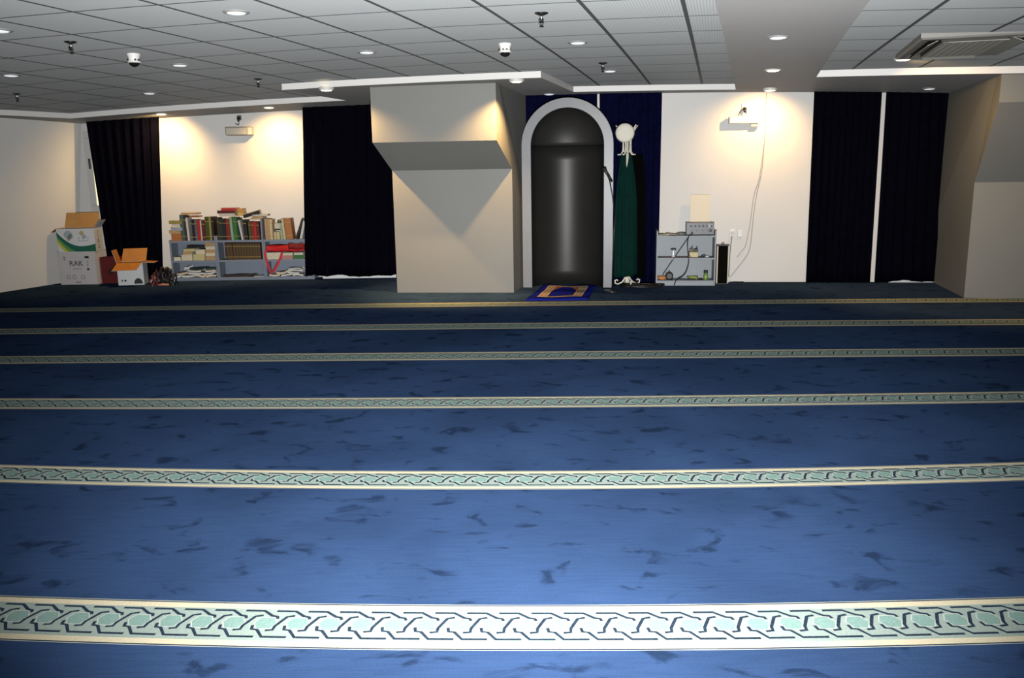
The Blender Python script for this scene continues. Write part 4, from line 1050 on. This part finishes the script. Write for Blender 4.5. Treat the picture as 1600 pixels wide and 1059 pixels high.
for a in [(369, 18.5, 0, 0, 'unlit downlight nearest the camera in the tiled ceiling at upper left'),
          (573, 81, 0, 0, 'unlit downlight in the tiles between the two dome cameras'),
          (903, 66, 0, 0, 'unlit downlight in the tiles right of the white dome camera'),
          (281, 101, 0, 0, 'unlit downlight in the tiles right of the left dome camera'),
          (233, 145, 0, 0, 'small unlit downlight in the tiles above the far left curtain'),
          (-1, 47, 0, 0, 'unlit downlight cut by the left edge of the photo'),
          (17, 117, 0, 0, 'unlit downlight in the tiles above the left wall sprinkler'),
          (953, 110.5, 0, 0, 'small unlit downlight beside the sprinkler near the niche'),
          (858, 146.5, 1, 0, 'unlit downlight right above the arched niche'),
          (1216, 57.5, 1, 0, 'unlit downlight nearest the camera in the smooth middle soffit'),
          (1452, 138, 1, 0, 'unlit downlight in front of the black curtains at the right'),
          (252, 177.5, 1, 1, 'lit downlight above the right edge of the far left curtain'),
          (420, 167.5, 1, 1, 'lit downlight above the bookcases at right'),
          (510, 140, 1, 1, 'lit downlight left of the grey pillar head'),
          (807, 126.5, 1, 1, 'lit downlight right of the grey pillar head'),
          (1208, 109, 1, 1, 'lit downlight in the middle of the smooth soffit'),
          (1203, 140.5, 1, 1, 'lit downlight where the long cord meets the ceiling'),
          (1411, 92, 0, 1, 'lit downlight beside the air conditioner')]:
    p = downlight(*a, lip={510: .02, 807: .015, 1203: .02}.get(a[0], 0.))
    if a[3]: lamps.append((a[0], p))
def sprinkler(px, py, label):
    p = atc(px, py); t = thing('sprinkler', label, 'sprinkler', p, 0, 'fire sprinklers in the tiled ceiling')
    mb = MB(); mb.lathe([(.045, 0), (.043, -.006), (.022, -.014), (.012, -.014)], 20); mb.build('escutcheon', mat('esc_dark', (.04, .04, .04), .3, .7), t, smooth=False)
    mb = MB(); mb.tube([(0, 0, -.005), (0, 0, -.05)], .011, 10); mb.build('stem', CHROME, t, smooth=True)
    mb = MB(); mb.tube([(-.009, 0, -.045), (-.014, 0, -.06), (-.003, 0, -.082)], .004, 6); mb.tube([(.009, 0, -.045), (.014, 0, -.06), (.003, 0, -.082)], .004, 6); mb.tube([(0, 0, -.05), (0, 0, -.08)], .003, 6); mb.build('frame', DARKM, t, smooth=True)
    mb = MB(); mb.lathe([(.015, -.082), (.017, -.086), (.001, -.088)], 14); mb.build('deflector', DARKM, t)
for a in [(110, 65, 'sprinkler left of the left dome camera'), (26, 146, 'sprinkler nearest the left wall'), (403, 123, 'sprinkler left of the lowered soffit by the pillar'),
          (846, 20, 'sprinkler nearest the camera, above the white dome camera'), (942, 98, 'sprinkler in the tiles in front of the niche')]: sprinkler(*a)
def domecam(px, py, label, rz):
    p = atc(px, py); t = thing('dome_camera', label, 'security camera', p, rz)
    mb = MB(); mb.lathe([(.052, 0), (.052, -.01), (.044, -.03), (.042, -.06)], 28); mb.build('housing', WPLA, t, smooth=False)
    mb = MB(); mb.lathe([(.05, -.058), (.052, -.066), (.046, -.072)], 28); mb.build('collar', WPLA, t)
    mb = MB(); mb.lathe([(.044, -.07)]+[(.044*math.cos(q*PI/16), -.07-.034*math.sin(q*PI/16)) for q in range(1, 8)]+[(.001, -.105)], 28, cap=False); mb.build('dome', GLS, t, smooth=True)
    for x in (-.014, .014):
        mb = MB(); mb.lathe([(.009, 0), (.008, .006), (.001, .007)], 12, T=TR(x, -.042, -.05, PI/2), cap=False); mb.build('sensor', BPLA, t)
domecam(208.5, 84, 'white dome security camera at left, turned to the right', .9)
domecam(789, 68, 'white dome security camera near the middle, facing the room', 0)
# cassette air conditioner
a0, a1, b1 = atc(1437, 52), atc(1402, 85), atc(1563, 83)
du = (b1-a1); dv = (a0-a1); W_, D_ = du.length, dv.length
ang = math.atan2(du.y, du.x)
cx_ = a1+du/2+dv/2
ac = thing('air_conditioner', 'square ceiling cassette air conditioner with open louvres at upper right', 'air conditioner', (cx_.x, cx_.y, cx_.z), ang)
acw = mat('ac_ivory', (.26, .255, .235), .45, var=.04); acd = mat('ac_dark', (.03, .03, .028), .6)
hx, hy = W_/2, D_/2
mb = MB(); i1, i2 = .05, .17
def ring(x0, y0, x1, y1, za, zb_, mi=0):
    P = [(-x0, -y0, za), (x0, -y0, za), (x0, y0, za), (-x0, y0, za)]; R = [(-x1, -y1, zb_), (x1, -y1, zb_), (x1, y1, zb_), (-x1, y1, zb_)]
    mb.add(P+R, [(0,1,5,4), (1,2,6,5), (2,3,7,6), (3,0,4,7)], mi)
ring(hx, hy, hx, hy, .02, -.018); ring(hx, hy, hx-.015, hy-.015, -.018, -.03); ring(hx-.015, hy-.015, hx-.06, hy-.06, -.03, -.032)
mb.build('panel_frame', acw, ac, fix=False)
mb = MB(); ring(hx-.06, hy-.06, hx-.06, hy-.06, -.032, .0); ring(hx-.06, hy-.06, hx-.17, hy-.17, .0, .0); ring(hx-.17, hy-.17, hx-.17, hy-.17, 0, -.03); mb.build('outlet_slots', acd, ac, fix=False)
mb = MB(); mb.box(-hx+.17, hx-.17, -hy+.17, hy-.17, -.034, -.028)
mb.build('grille_backing', mat('grille_brown', (.07, .068, .058), .7), ac)
mb = MB(); n = 26
for q in range(n):
    y = -hy+.19+(2*hy-.38)*q/(n-1); mb.box(-hx+.18, hx-.18, y-.006, y+.006, -.042, -.034)
for q in range(9):
    x = -hx+.19+(2*hx-.38)*q/8; mb.box(x-.004, x+.004, -hy+.18, hy-.18, -.041, -.034)
mb.build('intake_grille', mat('grille_taupe', (.10, .097, .082), .6), ac)
for q, (sx, sy) in enumerate(((0, -1), (0, 1), (-1, 0), (1, 0))):
    mb = MB(); L_ = (hx if sy else hy)-.2
    mb.box(-L_, L_, -.04, .04, -.003, .003)
    o = mb.build('louvre', mat('louvre_ivory', (.36, .36, .33), .35), ac, bevel=.003)
    o.location = (sx*(hx-.115), sy*(hy-.115), -.034); o.rotation_euler = (0, 0, PI/2 if sx else 0)
    o.rotation_euler = Euler((.42*(1 if sy < 0 or sx > 0 else -1), 0, PI/2 if sx else 0))

# ---------------------------------------------------------------- lights
def light(name, kind, loc, power, col, **k):
    l = bpy.data.lights.new(name, kind); l.energy = power; l.color = col
    for a, b in k.items(): setattr(l, a, b)
    o = bpy.data.objects.new(name, l); COL.objects.link(o); o.location = loc; return o
WARM = (1., .60, .22)
PW = {252: (68, (-.3, .45, -.7), 150), 420: (72, (0, .5, -.7), 120), 510: (230, (1.25, .6, -1.7), 78), 807: (190, (-.7, .85, -1.7), 78), 1208: (3, (0, 0, -1), 90), 1203: (60, (.0, .5, -.7), 135), 1411: (85, (1.3, .95, -1.5), 110)}
for px, p in lamps:
    w_, d, cone = PW[px]
    o = light('downlight_lamp', 'SPOT', (p.x, p.y, p.z-.035), w_, WARM, spot_size=math.radians(cone), spot_blend=1., shadow_soft_size=.02)
    o.rotation_euler = Vector(d).to_track_quat('-Z', 'Y').to_euler()
# the photographer's camera flash
fl = light('camera_flash', 'SPOT', (.06, .02, 1.04), 3350, (1., .99, .97), spot_size=math.radians(98), spot_blend=1., shadow_soft_size=.02)
fl.rotation_euler = (PI/2+.13, 0, 0)
wd = bpy.data.worlds.new('world'); SC.world = wd; wd.use_nodes = True
wd.node_tree.nodes['Background'].inputs[0].default_value = (.006, .0065, .008, 1)
SC.view_settings.view_transform = 'Standard'; SC.view_settings.look = 'None'; SC.view_settings.gamma = 1; SC.view_settings.use_curve_mapping = False
SC.view_settings.exposure = 0.
SC.cycles.use_denoising = True; SC.cycles.max_bounces = 8; SC.cycles.diffuse_bounces = 0; SC.cycles.sample_clamp_indirect = 4
